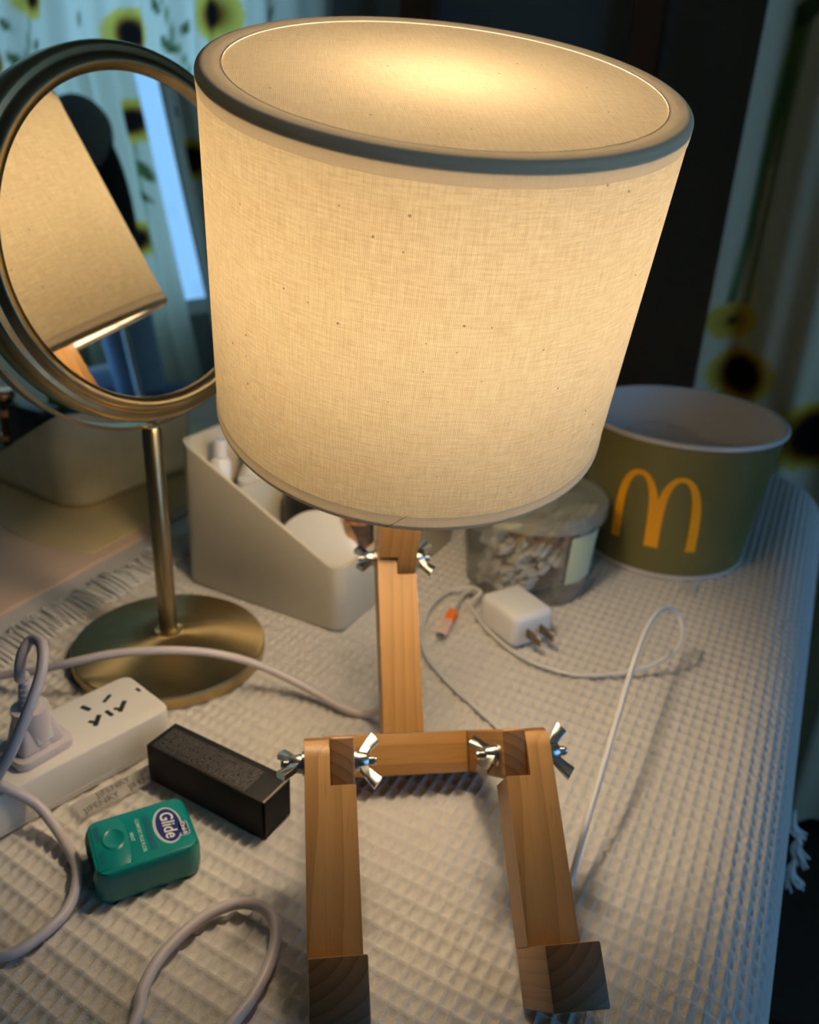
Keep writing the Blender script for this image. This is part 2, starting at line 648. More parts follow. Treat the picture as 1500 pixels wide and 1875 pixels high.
MAT['floor'] = plain('dark_floor', (0.045, 0.032, 0.022), 0.6, gs=12)
MAT['rug'] = rugmat('leaf_rug')
MAT['laminate'] = plain('white_laminate', (0.70, 0.65, 0.61), 0.45, gs=20)
MAT['mat'] = plain('tan_desk_mat', (0.80, 0.59, 0.43), 0.7, gs=30, bump=0.1)
MAT['mat2'] = plain('straw_yellow', (0.85, 0.68, 0.36), 0.7, gs=30)
MAT['curtain'] = print_cloth('sunflower_curtain', 0.84)
MAT['curtain_shade_copy'] = print_cloth('sunflower_curtain_shade_copy', 0.15, (0.62, 0.50, 0.28))  # same cloth, less translucent and yellower in place of the missing warm light
MAT['bluefab'] = plain('blue_plastic', (0.50, 0.70, 0.95), 0.55)
MAT['palebl'] = plain('pale_blue_towel', (0.75, 0.82, 0.92), 0.9, gs=200, bump=0.4)
MAT['navyfab'] = plain('navy_board', (0.06, 0.11, 0.22), 0.6)
MAT['coat'] = plain('charcoal_fabric', (0.035, 0.033, 0.032), 0.9, gs=90, bump=0.3)
MAT['coat2'] = plain('grey_fabric', (0.26, 0.25, 0.24), 0.9, gs=90, bump=0.3)
MAT['bulb'] = glow('bulb_glow', BULB_COL, BULB)


# ------------------------------------------------------------------ the room
WM = frame(WA, T2, E2, (0, 0, 1))        # local: x along wall, y outwards, z up


def st(o):
    o['kind'] = 'structure'
    return o


def wall_with_holes(name, a0, a1, holes, mat, M):
    L = [((a0, 0, ZF), (a1, 0.1, min(h[2] for h in holes))), ((a0, 0, max(h[3] for h in holes)), (a1, 0.1, ZC))]
    zb, zt = min(h[2] for h in holes), max(h[3] for h in holes)
    x = a0
    for h in sorted(holes):
        L.append(((x, 0, zb), (h[0], 0.1, zt)))
        if h[2] > zb: L.append(((h[0], 0, zb), (h[1], 0.1, h[2])))
        if h[3] < zt: L.append(((h[0], 0, h[3]), (h[1], 0.1, zt)))
        x = h[1]
    L.append(((x, 0, zb), (a1, 0.1, zt)))
    return st(boxes(name, L, mat, M))


wall_with_holes('wall_back', S0 - .1, S1 + .1, [W1, W2], MAT['wall'], WM)
WR = frame(wp(S1, 0), -E2, T2, (0, 0, 1))   # right wall: x = depth into the room, y outwards
wall_with_holes('wall_right', 0, DEEP + .1, [W3], MAT['wall2'], WR)
st(boxes('wall_left', [((S0 - .1, -DEEP, ZF), (S0, 0, ZC))], MAT['wall2'], WM))
st(boxes('wall_front', [((S0 - .1, -DEEP - .1, ZF), (S1, -DEEP, ZC))], MAT['wall2'], WM))
st(boxes('floor', [((S0 - .1, -DEEP - .1, ZF - .1), (S1 + .1, .1, ZF))], MAT['floor'], WM))
st(boxes('ceiling', [((S0 - .1, -DEEP - .1, ZC), (S1 + .1, .1, ZC + .1))], MAT['ceil'], WM))


def window(name, a0, a1, z0, z1, M, lab, nm):
    fr = 0.045
    mid = (a0 + a1) / 2
    L = [((a0, .03, z0), (a1, .08, z0 + fr)), ((a0, .03, z1 - fr), (a1, .08, z1)), ((a0, .03, z0), (a0 + fr, .08, z1)),
         ((a1 - fr, .03, z0), (a1, .08, z1)), ((mid - fr / 2, .03, z0), (mid + fr / 2, .08, z1))]
    f = st(boxes(name, L, MAT['frame'], M))
    f['label'] = lab
    for i, (p, q) in enumerate(((a0 + fr, mid - fr / 2), (mid + fr / 2, a1 - fr))):
        boxes('pane', [((p, .054, z0 + fr), (q, .058, z1 - fr))], MAT['glass'], M, f)
    return f


window('window_1', *W1, WM, 'daylit window behind the sunflower curtain on the left', 1)
window('window_2', *W2, WM, 'bright blue window seen in the round mirror', 2)
window('window_3', *W3, WR, 'large side window lighting the table edge blue', 3)
# brown casing strips on the back wall
for i, (p0, p1, mt) in enumerate((((690, 20), (732, 20), 'trim2'), ((732, 20), (790, 20), 'trim'), ((1150, 100), (1203, 100), 'trim'))):
    a, b = onwall(*p0, 0.03)[0], onwall(*p1, 0.03)[0]
    o = st(boxes('trim_%d' % (i + 1), [((a, -0.03, ZF), (b, 0, ZC))], MAT[mt], WM))
    o['label'] = ('taupe upright of the window casing', 'brown upright of the window casing', 'dark brown upright strip on the grey wall')[i]


# ------------------------------------------------------------------ curtains with a printed sunflower pattern
CREAM, GREEN_, PET = np.array([0.92, 0.82, 0.58]), np.array([0.10, 0.15, 0.05]), np.array([0.80, 0.56, 0.07])


def curtain(name, s0, s1, z0, z1, dep, amp, wl, flowers, leaves, stems, label, group=None, step=0.006, ph=0.0, mat='curtain'):
    ns, nz = int((s1 - s0) / step) + 1, int((z1 - z0) / (step * 1.1)) + 1
    S, Z = np.meshgrid(np.linspace(s0, s1, ns), np.linspace(z0, z1, nz))
    k = 2 * np.pi / wl
    Y = dep + amp * (np.sin(k * S + ph + 0.5 * np.sin(1.7 * Z)) + 0.45 * np.sin(2.3 * k * S + 1.1 + 0.8 * Z))
    V = np.stack([S.ravel(), -Y.ravel(), Z.ravel()], 1)
    i = np.arange(ns * nz).reshape(nz, ns)
    Q = np.stack([i[:-1, :-1], i[:-1, 1:], i[1:, 1:], i[1:, :-1]], -1).reshape(-1, 4)
    me = bpy.data.meshes.new(name)
    me.vertices.add(len(V)); me.vertices.foreach_set('co', V.astype(np.float32).ravel())
    me.loops.add(Q.size); me.loops.foreach_set('vertex_index', Q.ravel().astype(np.int32))
    me.polygons.add(len(Q)); me.polygons.foreach_set('loop_start', np.arange(0, Q.size, 4, dtype=np.int32))
    me.polygons.foreach_set('use_smooth', np.ones(len(Q), bool))
    uvl = me.uv_layers.new(name='UVMap')
    uvl.data.foreach_set('uv', V[Q.ravel()][:, [0, 2]].astype(np.float32).ravel())
    me.update(calc_edges=True)
    C = np.tile(CREAM, (len(V), 1))
    s, z = V[:, 0], V[:, 2]

    def blend(m, col):
        m = np.clip(m, 0, 1)[:, None]
        C[:] = C * (1 - m) + col * m
    for (a, b, w) in stems:
        a, b = np.array(a), np.array(b)
        d = b - a
        t = np.clip(((s - a[0]) * d[0] + (z - a[1]) * d[1]) / (d @ d), 0, 1)
        r = np.hypot(s - a[0] - t * d[0], z - a[1] - t * d[1])
        blend((w - r) / 0.003 + .5, GREEN_ * 1.8)
    for (a, b, l, w, ang) in leaves:
        x = (s - a) * math.cos(ang) + (z - b) * math.sin(ang)
        y = -(s - a) * math.sin(ang) + (z - b) * math.cos(ang)
        blend((w * (1 - (x / l) ** 2) - np.abs(y)) / 0.003 + .5, GREEN_)
    for (a, b, R, rc) in flowers:
        dx, dy = (s - a) * 0.72, (z - b) * 0.9
        r = np.hypot(dx, dy)
        th = np.arctan2(dy, dx)
        Rp = R * (0.90 + 0.10 * np.abs(np.sin(11 * th)))
        sh = np.clip(r / R, 0, 1)[:, None]
        col = PET * (0.55 + 0.55 * sh) + np.array([.05, .04, .02])
        m = np.clip((Rp - r) / 0.004 + .5, 0, 1)[:, None]
        C[:] = C * (1 - m) + col * m
        blend((rc * 1.55 - np.hypot(dx, dy * .85)) / 0.010 + .3, np.array([0.32, 0.12, 0.012]))
        blend((rc - np.hypot(dx, dy * .75)) / 0.004 + .5, np.array([0.018, 0.012, 0.010]))
    ca = me.color_attributes.new('print', 'FLOAT_COLOR', 'POINT')
    ca.data.foreach_set('color', np.concatenate([C, np.ones((len(C), 1))], 1).astype(np.float32).ravel())
    me.materials.append(MAT[mat])
    root = thing(name, wp((s0 + s1) / 2, z0, dep), label, 'curtain', group)
    link('panel', me, WM, root)
    return root


def W(px, py): return onwall(px, py, 0.09)


def lf(px, py, l, w, ang): return (*W(px, py), l, w, math.radians(ang))


# left panel
fl = [(*W(233, 62), .040, .0150), (*W(396, 28), .038, .0145), (*W(52, -12), .040, .015), (*W(-8, 115), .024, .014),
      (*W(366, 272), .024, .010), (*W(345, 210), .012, .004)]
for a in np.arange(-2.1, -.85, .21):
    for b in np.arange(-.25, 1.45, .24):
        p = (a + .06 * math.sin(9 * b + 5 * a), b + .05 * math.cos(7 * a))
        if all(math.hypot(p[0] - q[0], p[1] - q[1]) > .13 for q in fl) and not (-1.62 < p[0] < -.9 and .2 < p[1] < .58): fl.append((*p, .040, .015))
lv = [lf(17, 46, .017, .008, -50), lf(60, 85, .016, .009, 35), lf(31, 109, .018, .009, -45), lf(138, 35, .014, .004, 80), lf(291, 12, .018, .009, -50),
      lf(331, 50, .012, .006, 70), lf(312, 83, .018, .009, -45), lf(372, 350, .014, .007, -30), lf(378, 405, .012, .006, -20), lf(505, 30, .014, .006, 60)]
sm = [(W(40, 5), W(41, 112), .0028), (W(302, -10), W(312, 30), .0026), (W(312, 30), W(322, 82), .0026), (W(322, 82), W(338, 130), .0026), (W(396, 60), W(380, 120), .003)]
curtain('sunflower_curtain', -2.2, -.80, -.35, 1.55, .09, .014, .13, fl, lv, sm,
        'pale sunflower-print curtain glowing with daylight behind the round mirror', 'sunflower curtains', ph=.6)
# right panel over the wall (unlit)
fr_ = [(*W(1356, 690), .038, .0175), (*W(1492, 802), .052, .023), (*W(1338, 592), .026, .004), (.30, .42, .045, .02), (.42, -.02, .045, .02), (.20, .15, .04, .018),
       (.60, .25, .045, .018), (1.10, .56, .045, .018), (1.12, .31, .04, .014), (.70, .75, .04, .015), (.85, .45, .045, .018), (.92, .12, .045, .018), (1.0, .85, .045, .018), (.45, .70, .045, .02), (.25, .90, .045, .02)]
lr = [lf(1482, 12, .028, .014, 60), (1.17, .68, .02, .009, 1.0), (1.15, .47, .02, .009, .8), (.33, .2, .02, .01, .5)]
sr = [(W(1465, 15), W(1400, 300), .0075), (W(1400, 300), W(1338, 560), .0060), (W(1478, 40), W(1420, 300), .0045), (W(1420, 300), W(1362, 560), .0040)]
curtain('sunflower_curtain', -.145, 1.22, -.72, 1.55, .09, .020, .16, fr_, lr, sr,
        'shadowed sunflower-print curtain hanging right of the grey wall behind the bucket', 'sunflower curtains', ph=2.2, mat='curtain_shade_copy')
fb = [(1.357, .70, .050, .018), (1.62, .66, .05, .02), (1.80, .52, .045, .018), (1.55, .93, .045, .018), (1.42, 1.05, .045, .018), (1.72, .25, .045, .018), (1.50, .42, .045, .018), (2.0, .8, .05, .02)]
lb = [(1.352, .575, .035, .010, 1.3), (1.37, .52, .030, .010, .9), (1.40, .46, .02, .007, 1.0)]
curtain('sunflower_curtain', 1.335, 2.20, -.72, 1.55, .09, .022, .15, fb, lb, [((1.36, .66), (1.38, .2), .003)],
        'daylit sunflower-print curtain beside the blue window gap, seen in the mirror', 'sunflower curtains', ph=.3)

# things by the right window, seen only in the mirror
stl = thing('side_cabinet', wp(1.46, ZF, .34), 'navy side cabinet below the blue window, seen low in the mirror', 'cabinet')
box('cabinet_top', (.62, .34, .03), MAT['navyfab'], frame(wp(1.46, .010, .34), T2, E2, (0, 0, 1)), stl, .004)
box('cabinet_body', (.58, .30, .745), MAT['navyfab'], frame(wp(1.46, ZF + .3725, .34), T2, E2, (0, 0, 1)), stl, .004)
for q in (-.145, .145):
    dd = box('door', (.28, .012, .68), MAT['navyfab'], frame(wp(1.46 + q, ZF + .38, .497), T2, E2, (0, 0, 1)), stl, .003)
    box('handle', (.012, .012, .1), MAT['steel'], frame(wp(1.46 + q * .2, ZF + .5, .508), T2, E2, (0, 0, 1)), dd, .003)
lathe('storage_canister', [(0, 0), (.058, 0), (.062, .004), (.068, .185), (.071, .19), (.071, .195), (.066, .195), (.060, .01), (0, .008)], MAT['bluefab'],
      Matrix.Translation(Vector(wp(1.26, .025, .30))))
tag(bpy.data.objects['storage_canister'], 'blue cylindrical canister on the navy cabinet, seen in the mirror', 'canister')
box('folded_towel', (.16, .2, .07), MAT['palebl'], frame(wp(1.50, .060, .32), T2, E2, (0, 0, 1)), None, .022, 4)
tag(bpy.data.objects['folded_towel'], 'folded pale blue towel on the navy cabinet, seen in the mirror', 'towel')
hc = thing('hooded_jacket', wp(1.07, ZF, .42), 'dark grey hooded garment on a stand before the curtain, seen in the mirror', 'jacket')


def blob(name, C, R, mat, parent, n=28, wob=.05):
    V, Fs = [], []
    for i in range(n + 1):
        ph = math.pi * i / n
        for k in range(n):
            th = 2 * math.pi * k / n
            w = 1 + wob * math.sin(3 * th + 2 * ph) + wob * .6 * math.sin(5 * ph + th)
            V.append((R[0] * w * math.sin(ph) * math.cos(th), R[1] * w * math.sin(ph) * math.sin(th), R[2] * math.cos(ph)))
    for i in range(n):
        for k in range(n):
            Fs.append([i * n + k, i * n + (k + 1) % n, (i + 1) * n + (k + 1) % n, (i + 1) * n + k])
    return mesh(name, V, Fs, mat, frame(C, T2, E2, (0, 0, 1)), parent, smooth=180)


JS, JD = 1.015, .42
blob('hood', wp(JS, .600, JD), (.072, .07, .085), MAT['coat2'], hc, 28, .03)
blob('body', wp(JS + .01, .43, JD), (.070, .065, .20), MAT['coat'], hc, 28, .04)
blob('sleeve', wp(JS - .035, .44, JD - .035), (.030, .030, .17), MAT['coat'], hc, 24, .05)
tube('stand_pole', [wp(JS, ZF + .02, JD), wp(JS, .5, JD)], .008, MAT['steel'], None, hc)
lathe('stand_foot', [(0, 0), (.10, 0), (.10, .012), (.02, .025), (0, .025)], MAT['black'], Matrix.Translation(Vector(wp(JS, ZF, JD))), hc)

rg = st(boxes('floor_rug', [((-.5, -2.4, ZF), (1.2, -.5, ZF + .008))], MAT['rug'], WM))
tag(rg, 'dark rug with a faint leaf pattern on the floor beside the table')
rg['category'] = 'rug'
del rg['kind']

# ------------------------------------------------------------------ the table and its cloth
TM = frame((0, 0, 0), T2, E2, (0, 0, 1))     # local: x across the table, y towards the wall


def tl(p): return np.array([p @ T2, p @ E2, p[2]])


tb = thing('table', (T2 * -.4 + E2 * .5) + np.array([0, 0, ZF]), 'white table under the waffle cloth and tan mat', 'table')
prism('table_top', rrect(1.20, 1.20, .03, 5, -.585, .430), -.034, -.0045, MAT['laminate'], TM, tb, .002)
for x in (-1.14, -.04):
    for y in (-.10, .98):
        box('leg', (.05, .05, .716), MAT['laminate'], TM @ Matrix.Translation((x, y, ZF + .358)), tb, .003)

AI, BJ = .0068, .0105           # waffle cell
NI, NJ = 6, 8                   # mesh steps per cell
U0, U1, V0, V1 = -.466, .36, -.04, 1.16
FLAT_U, FLAT_V = -.030, .99     # beyond these lines the cloth may bend over the edge
RB, AMAX, FL = .046, math.radians(93), .040


def bend(d):
    a = np.clip((d - FL) / RB, 0, AMAX)
    rest = np.clip(d - FL - RB * AMAX, 0, None)
    h = np.minimum(d, FL) + RB * np.sin(a) + rest * math.cos(AMAX)
    z = -RB * (1 - np.cos(a)) - rest * math.sin(AMAX)
    return h, z, a


def cloth():
    ui = np.arange(int(U0 / AI * NI), int(U1 / AI * NI) + 1) / NI
    vj = np.arange(int(V0 / BJ * NJ), int(V1 / BJ * NJ) + 1) / NJ
    I, J = np.meshgrid(ui, vj)
    fi = np.abs(2 * (I - np.round(I)))
    fj = np.abs(2 * (J - np.round(J)))
    rid = np.maximum(fi, fj)                       # 0 at pit centre, 1 at the ridge
    U, V = I * AI, J * BJ
    edge = np.clip((U - U0) / .012, 0, 1)
    disp = -.0026 * (1 - rid ** 2.2) * edge
    V = V - .10 * (U + .05) + .004 * np.sin(9 * U + 3 * V)
    du, dv = np.clip(U - FLAT_U, 0, None), np.clip(V - FLAT_V, 0, None)
    d = np.hypot(du, dv) + 1e-12
    h, z, a = bend(d)
    nx, ny = du / d, dv / d
    # soft waves in the hanging part
    wave = np.clip((d - .12) / .2, 0, 1) * .010 * (np.sin(U * 3 + V * 21) - .6)
    X = np.minimum(U, FLAT_U) + nx * (h + wave) + nx * np.sin(a) * disp
    Y = np.minimum(V, FLAT_V) + ny * (h + wave) + ny * np.sin(a) * disp
    Z = z + disp * np.cos(a)
    X = X + 1e-9
    Vt = np.stack([X.ravel(), Y.ravel(), Z.ravel()], 1)
    nv, nu = I.shape
    i = np.arange(nu * nv).reshape(nv, nu)
    Q = np.stack([i[:-1, :-1], i[:-1, 1:], i[1:, 1:], i[1:, :-1]], -1).reshape(-1, 4)
    me = bpy.data.meshes.new('tablecloth')
    me.vertices.add(len(Vt)); me.vertices.foreach_set('co', Vt.astype(np.float32).ravel())
    me.loops.add(Q.size); me.loops.foreach_set('vertex_index', Q.ravel().astype(np.int32))
    me.polygons.add(len(Q)); me.polygons.foreach_set('loop_start', np.arange(0, Q.size, 4, dtype=np.int32))
    me.polygons.foreach_set('use_smooth', np.ones(len(Q), bool))
    me.update(calc_edges=True)
    me.materials.append(MAT['cloth'])
    return me


tcl = link('tablecloth', cloth(), TM)
tag(tcl, 'white waffle-weave cotton cloth spread over the table and its right edge', 'tablecloth')
# fringe of looped yarn along the left border
V, Fs = [], []
for k in range(230):
    y = .02 + k * .0049 + random.uniform(-.001, .001)
    x = U0 + .003
    l = random.uniform(.020, .030)
    w = random.uniform(.003, .006)
    hgt = random.uniform(.001, .006)
    p = catmull([(x + .006, y, .0005), (x - l * .5, y + w * .3, hgt), (x - l, y + w, .0005 + hgt * .5), (x - l * 1.05, y + w * 1.8, hgt * .3),
                 (x - l * .5, y + w * 1.7, hgt * .8), (x + .006, y + w * 1.2, .0003)], 4)
    v, f = tube_geo(p, .0011, 5, b0=len(V))
    V += v; Fs += f
fg = mesh('fringe', V, Fs, MAT['cotton'], TM, tcl, smooth=180)
tag(fg, 'looped yarn fringe', kind='stuff')
# knotted tassels at the hanging hem
for px, py, z in ((1452, 1500, -.16), (1462, 1545, -.19), (1450, 1590, -.2)):
    c = on(px, py, z)
    V, Fs = [], []
    for k in range(14):
        a = random.uniform(0, 6.28)
        q = [c + np.array([0, 0, .01]), c + np.array([.004 * math.cos(a), .004 * math.sin(a), -.006]), c + np.array([.006 + .007 * math.cos(a), -.003 + .006 * math.sin(a), -.016 + random.uniform(-.005, .005)])]
        v, f = tube_geo(catmull(q, 4), .0009, 5, b0=len(V))
        V += v; Fs += f
    mesh('tassel', V, Fs, MAT['cotton'], None, tcl, smooth=180)

# tan mat on the left part of the table
prism('desk_mat', [(-1.15, .10), (-.519, .10), (-.519, 1.02), (-1.15, 1.02)], -.0045, -.0015, MAT['mat'], TM, None, .0008)
tag(bpy.data.objects['desk_mat'], 'tan desk mat left of the white cloth, under the smoky bin', 'mat')


sc_c = tl(np.array([-.2622, .8346, 0]))
ol = [(sc_c[0] + .1754 * math.cos(t), sc_c[1] + .1754 * math.sin(t)) for t in np.linspace(0, 2 * math.pi, 73)[:-1]]
ol = [(x, y) for x, y in ol if x < -.5235]
prism('round_patch', ol, -.0015, -.0006, MAT['mat2'], TM, None, .0003)  # thin straw-yellow patch laid on the tan mat, outline cut from a circle
tag(bpy.data.objects['round_patch'], 'straw-yellow placemat under the smoky bin', 'patch')


# ------------------------------------------------------------------ the lamp
s = .0238
YAW, BACK = .1477, .6895
e1 = np.array([math.cos(YAW), math.sin(YAW), 0])
fw = np.array([math.sin(YAW), -math.cos(YAW), 0])
zz = np.array([0, 0, 1.0])
up = -math.sin(BACK) * fw + math.cos(BACK) * zz
fn = math.cos(BACK) * fw + math.sin(BACK) * zz
PB = np.array([.0034, .3971, s * (math.cos(BACK) + math.sin(BACK))])    # top front edge of the hip bar, mid
XL, XR, SL = -.035, .0374, .0905
LAMP = thing('table_lamp', (0.0, .40, 0), 'lit wooden sitting-figure table lamp with a tilted linen drum shade', 'lamp')


def stick(name, o, x, y, z, outline_yz=None, size=None, lo=0, hi=0, label=None, bev=.0008):
    """box of size (x,y,z extents lo/hi) in the frame x,y,z at o; grain along z"""
    (x0, x1), (y0, y1), (z0, z1) = size
    return box(name, (x1 - x0, y1 - y0, z1 - z0), MAT['wood'], frame(o, x, y, z), LAMP, bev, 2,
               ((x0 + x1) / 2, (y0 + y1) / 2, (z0 + z1) / 2), label=label)


def lapped(name, o, x, y, z, full, lap, side, label=None):
    """stick along z: full section for z in full, half section (side of x) on to lap, with a rounded end"""
    h = s / 2
    def prof(z0, z1, rnd):
        P = [(-h, z0), (h, z0)]
        if rnd:
            sg = 1 if z1 > z0 else -1
            P += [(h * math.cos(t), z1 - sg * h + sg * h * math.sin(t)) for t in np.linspace(0, math.pi, 13)]
        else:
            P += [(h, z1), (-h, z1)]
        return P
    V, Fs = [], []
    for (x0, x1), P in (((-h, h), prof(full[0], full[1], False)), ((0, h * side), prof(full[1], lap, True))):
        x0, x1 = min(x0, x1), max(x0, x1)
        b = len(V); n = len(P)
        V += [(x0, a, c) for a, c in P] + [(x1, a, c) for a, c in P]
        Fs += [[b + k for k in range(n)], [b + n + k for k in range(n)]]
        Fs += [[b + k, b + (k + 1) % n, b + n + (k + 1) % n, b + n + k] for k in range(n)]
    return mesh(name, V, Fs, MAT['wood'], frame(o, x, y, z), LAMP, smooth=30, label=label)


# hip bar: lies along e1
stick('hip_bar', PB - s / 2 * up - s / 2 * fn, up, fn, e1, size=((-s / 2, s / 2), (-s / 2, s / 2), (XL, XR)))
stick('hip_block', PB - s / 2 * up - s / 2 * fn, up, fn, e1, size=((-s / 2, s / 2), (-s / 2, s / 2), (XL - s / 2 + .0003, XL - .0001)))
stick('hip_block', PB - s / 2 * up - s / 2 * fn, up, fn, e1, size=((-s / 2, s / 2), (-s / 2, s / 2), (XR + .0001, XR + s / 2 - .0003)))
# thighs point forward and up (grain along fn)
for xs, sg in ((XL, -1), (XR, 1)):
    o = PB + (xs + sg * s / 4) * e1 - s / 2 * up
    box('thigh', (s / 2, s, SL), MAT['wood'], frame(o, e1, up, fn), LAMP, .0014, 3, (0, 0, SL / 2 + .0001))
# torso (grain along up), half lap at the neck on its left
NT_ = .1070                                   # pivot height along the torso
lapped('torso', PB - s / 2 * fn, e1, -fn, up, (0.0001, NT_ - s / 2 - .0005), NT_ + s / 2, -1)
NK = PB - s / 2 * fn + NT_ * up               # neck pivot
# shade frame
AX = nrm(np.array([.0562, -.2899, 1.0]))
SB = np.array([-.0025, .4321, CAMH - .1369])  # centre of the shade's lower rim
SHH, SHR = .161, .100
ex = nrm(e1 - (e1 @ AX) * AX)
ey = np.cross(AX, ex)
pl = float((SB - NK) @ AX)
lapped('neck_post', NK, ex, ey, AX, (pl + .037, s / 2 + .0005), -s / 2, 1)
# shins and feet
for xs, sg, g, l, p in ((XL, -1, .634, .0845, .0302), (XR, 1, .641, .0862, .0292)):
    hcn = PB + (xs + sg * s / 2) * e1 + (SL - .0105) * fn - s / 2 * up
    a2 = math.cos(g) * fw - math.sin(g) * zz
    a3 = math.sin(g) * fw + math.cos(g) * zz
    # keep the heel on the cloth
    q = .0245
    heel = hcn + (l + q) * a2 - s / 2 * a3
    lapped('shin', hcn, e1, a3, -a2, (-l, -s / 2 - .0012), s / 2, sg)
    o = hcn + (l + q / 2) * a2
    box('foot', (s, q, s + p), MAT['wood'], frame(o, e1, a2, a3), LAMP, .0009, 2, (0, 0, p / 2))


def wing_nut(c, ax, roll, label=None):
    """c: centre of the seat face, ax: outward axis"""
    ax = nrm(ax)
    a = nrm(np.cross(ax, (0, 0, 1)))
    b = np.cross(ax, a)
    ca, cb = math.cos(roll), math.sin(roll)
    X = ca * a + cb * b
    Y = np.cross(ax, X)
    M = frame(c, X, Y, ax)
    V, Fs = [], []
    prof = [(0, .0012), (.0046, .0012), (.0048, .002), (.0040, .0062), (.0034, .0072), (0, .0072)]
    n = 20
    rings = []
    for r, z in prof:
        rings.append(len(V))
        V += [(r * math.cos(2 * math.pi * k / n), r * math.sin(2 * math.pi * k / n), z) for k in range(n)]
    for i in range(len(prof) - 1):
        for k in range(n):
            Fs.append([rings[i] + k, rings[i] + (k + 1) % n, rings[i + 1] + (k + 1) % n, rings[i + 1] + k])
    for sg in (-1, 1):                      # two splayed wings
        pts = [(sg * .0020, 0, .0042), (sg * .0050, 0, .0054), (sg * .0085, 0, .0080), (sg * .0122, 0, .0112)]
        wd = [.0050, .0036, .0032, .0034]
        tk = [.0050, .0044, .0056, .0066]
        b0 = len(V)
        for (x, y, z), w, t in zip(pts, wd, tk):
            dx, dz = (.6 * sg, .8) if x * sg > .006 else (.9 * sg, .4)
            L = math.hypot(dx, dz)
            nx_, nz_ = -dz / L, dx / L
            for u_, v_ in ((-1, -.8), (-.8, -1), (.8, -1), (1, -.8), (1, .8), (.8, 1), (-.8, 1), (-1, .8)):
                V.append((x + nx_ * t / 2 * v_, u_ * w / 2, z + nz_ * t / 2 * v_))
        for i in range(3):
            for k in range(8):
                Fs.append([b0 + 8 * i + k, b0 + 8 * i + (k + 1) % 8, b0 + 8 * i + 8 + (k + 1) % 8, b0 + 8 * i + 8 + k])
        Fs.append([b0 + k for k in range(8)])
        Fs.append([b0 + 24 + k for k in range(8)])
    o = mesh('wing_nut', V, Fs, MAT['steel'], M, LAMP, smooth=35, label='silvery wing nut')
    lathe('washer', [(.0024, 0), (.0058, 0), (.0058, .0012), (.0024, .0012)], MAT['steel'], M, o, 24, closed=True)
    th = [(0, .004)]
    for k in range(6):
        z = .006 + k * .0008
        th += [(.0026, z), (.0022, z + .0004)]
    th += [(.002, .0112), (0, .0114)]
    lathe('bolt', th, MAT['steel'], M, o, 14, smooth=20)
    return o


for xs, sg, rl in ((XL, -1, 1.25), (XR, 1, 1.8)):
    hcn = PB + (xs + sg * s / 2) * e1 + (SL - .0105) * fn - s / 2 * up
    wing_nut(hcn - sg * s / 2 * e1, -sg * e1, .35 if sg < 0 else .1)
    wing_nut(hcn + sg * s / 2 * e1, sg * e1, .3 if sg < 0 else .45)
wing_nut(NK - s / 2 * ex, -ex, .0)
wing_nut(NK + s / 2 * ex, ex, .3)

# ---- drum shade
SM = frame(SB, ex, ey, AX)
NSEG = 160
TB = .0085       # visible tape width


def shade_sheet(name, rows, mat, label=None):
    """rows: list of (r, z); UV in metres around and along"""
    V, Fs, UV = [], [], []
    n = NSEG
    acc = 0.0
    vv = [0.0]
    for i in range(1, len(rows)):
        acc += math.hypot(rows[i][0] - rows[i - 1][0], rows[i][1] - rows[i - 1][1])
        vv.append(acc)
    for (r, z), w in zip(rows, vv):
        for k in range(n + 1):
            a = 2 * math.pi * k / n
            V.append((r * math.cos(a), r * math.sin(a), z))
            UV.append((a * SHR, w + rows[0][1]))
    for i in range(len(rows) - 1):
        for k in range(n):
            b = i * (n + 1) + k
            Fs.append([b, b + 1, b + n + 2, b + n + 1])
    return mesh(name, V, Fs, mat, SM, LAMP, smooth=60, uv=np.array(UV), label=label)


shade_sheet('shade_side', [(SHR, z) for z in np.linspace(TB, SHH - TB, 12)], MAT['linen'], 'glowing linen drum side')
# top disc
V, Fs = [(0, 0, SHH - .0003)], []
RT = SHR - TB - .0015
for i in range(1, 13):
    for k in range(NSEG):
        a = 2 * math.pi * k / NSEG
        V.append((RT * i / 12 * math.cos(a), RT * i / 12 * math.sin(a), SHH - .0003))
for k in range(NSEG):
    Fs.append([0, 1 + k, 1 + (k + 1) % NSEG])
for i in range(11):
    for k in range(NSEG):
        b = 1 + i * NSEG
        Fs.append([b + k, b + (k + 1) % NSEG, b + NSEG + (k + 1) % NSEG, b + NSEG + k])
mesh('shade_top', V, Fs, MAT['linen_top'], SM, LAMP, smooth=60, uv=np.array([(v[0], v[1]) for v in V]), label='linen top disc with a bright centre')
# trims: tape folded over a wire
RW = .0028
arc = [(SHR - RW + (RW + .0004) * math.sin(t), SHH - RW + (RW + .0004) * math.cos(t)) for t in np.linspace(math.pi / 2, 0, 9)]
shade_sheet('top_trim', [(SHR, SHH - TB), (SHR + .0003, SHH - TB + .0008), (SHR + .0004, SHH - .005)] + arc + [(SHR - .005, SHH + .0003), (RT - .0002, SHH + .0001)], MAT['tape'], 'bias tape around the upper rim')
arcb = [(SHR - RW + (RW + .0004) * math.cos(t), RW - (RW + .0004) * math.sin(t)) for t in np.linspace(0, math.pi * .62, 8)]
shade_sheet('bottom_trim', [(SHR, TB), (SHR + .0003, TB - .0008), (SHR + .0004, .005)] + arcb, MAT['tape'], 'bias tape around the lower rim')
for nm, z in (('upper_ring', SHH - RW), ('lower_ring', RW)):
    tube(nm, [(((SHR - RW)) * math.cos(a), (SHR - RW) * math.sin(a), z) for a in np.linspace(0, 2 * math.pi, 97)[:-1]], .0026, MAT['steel'], SM, LAMP, 8, True)
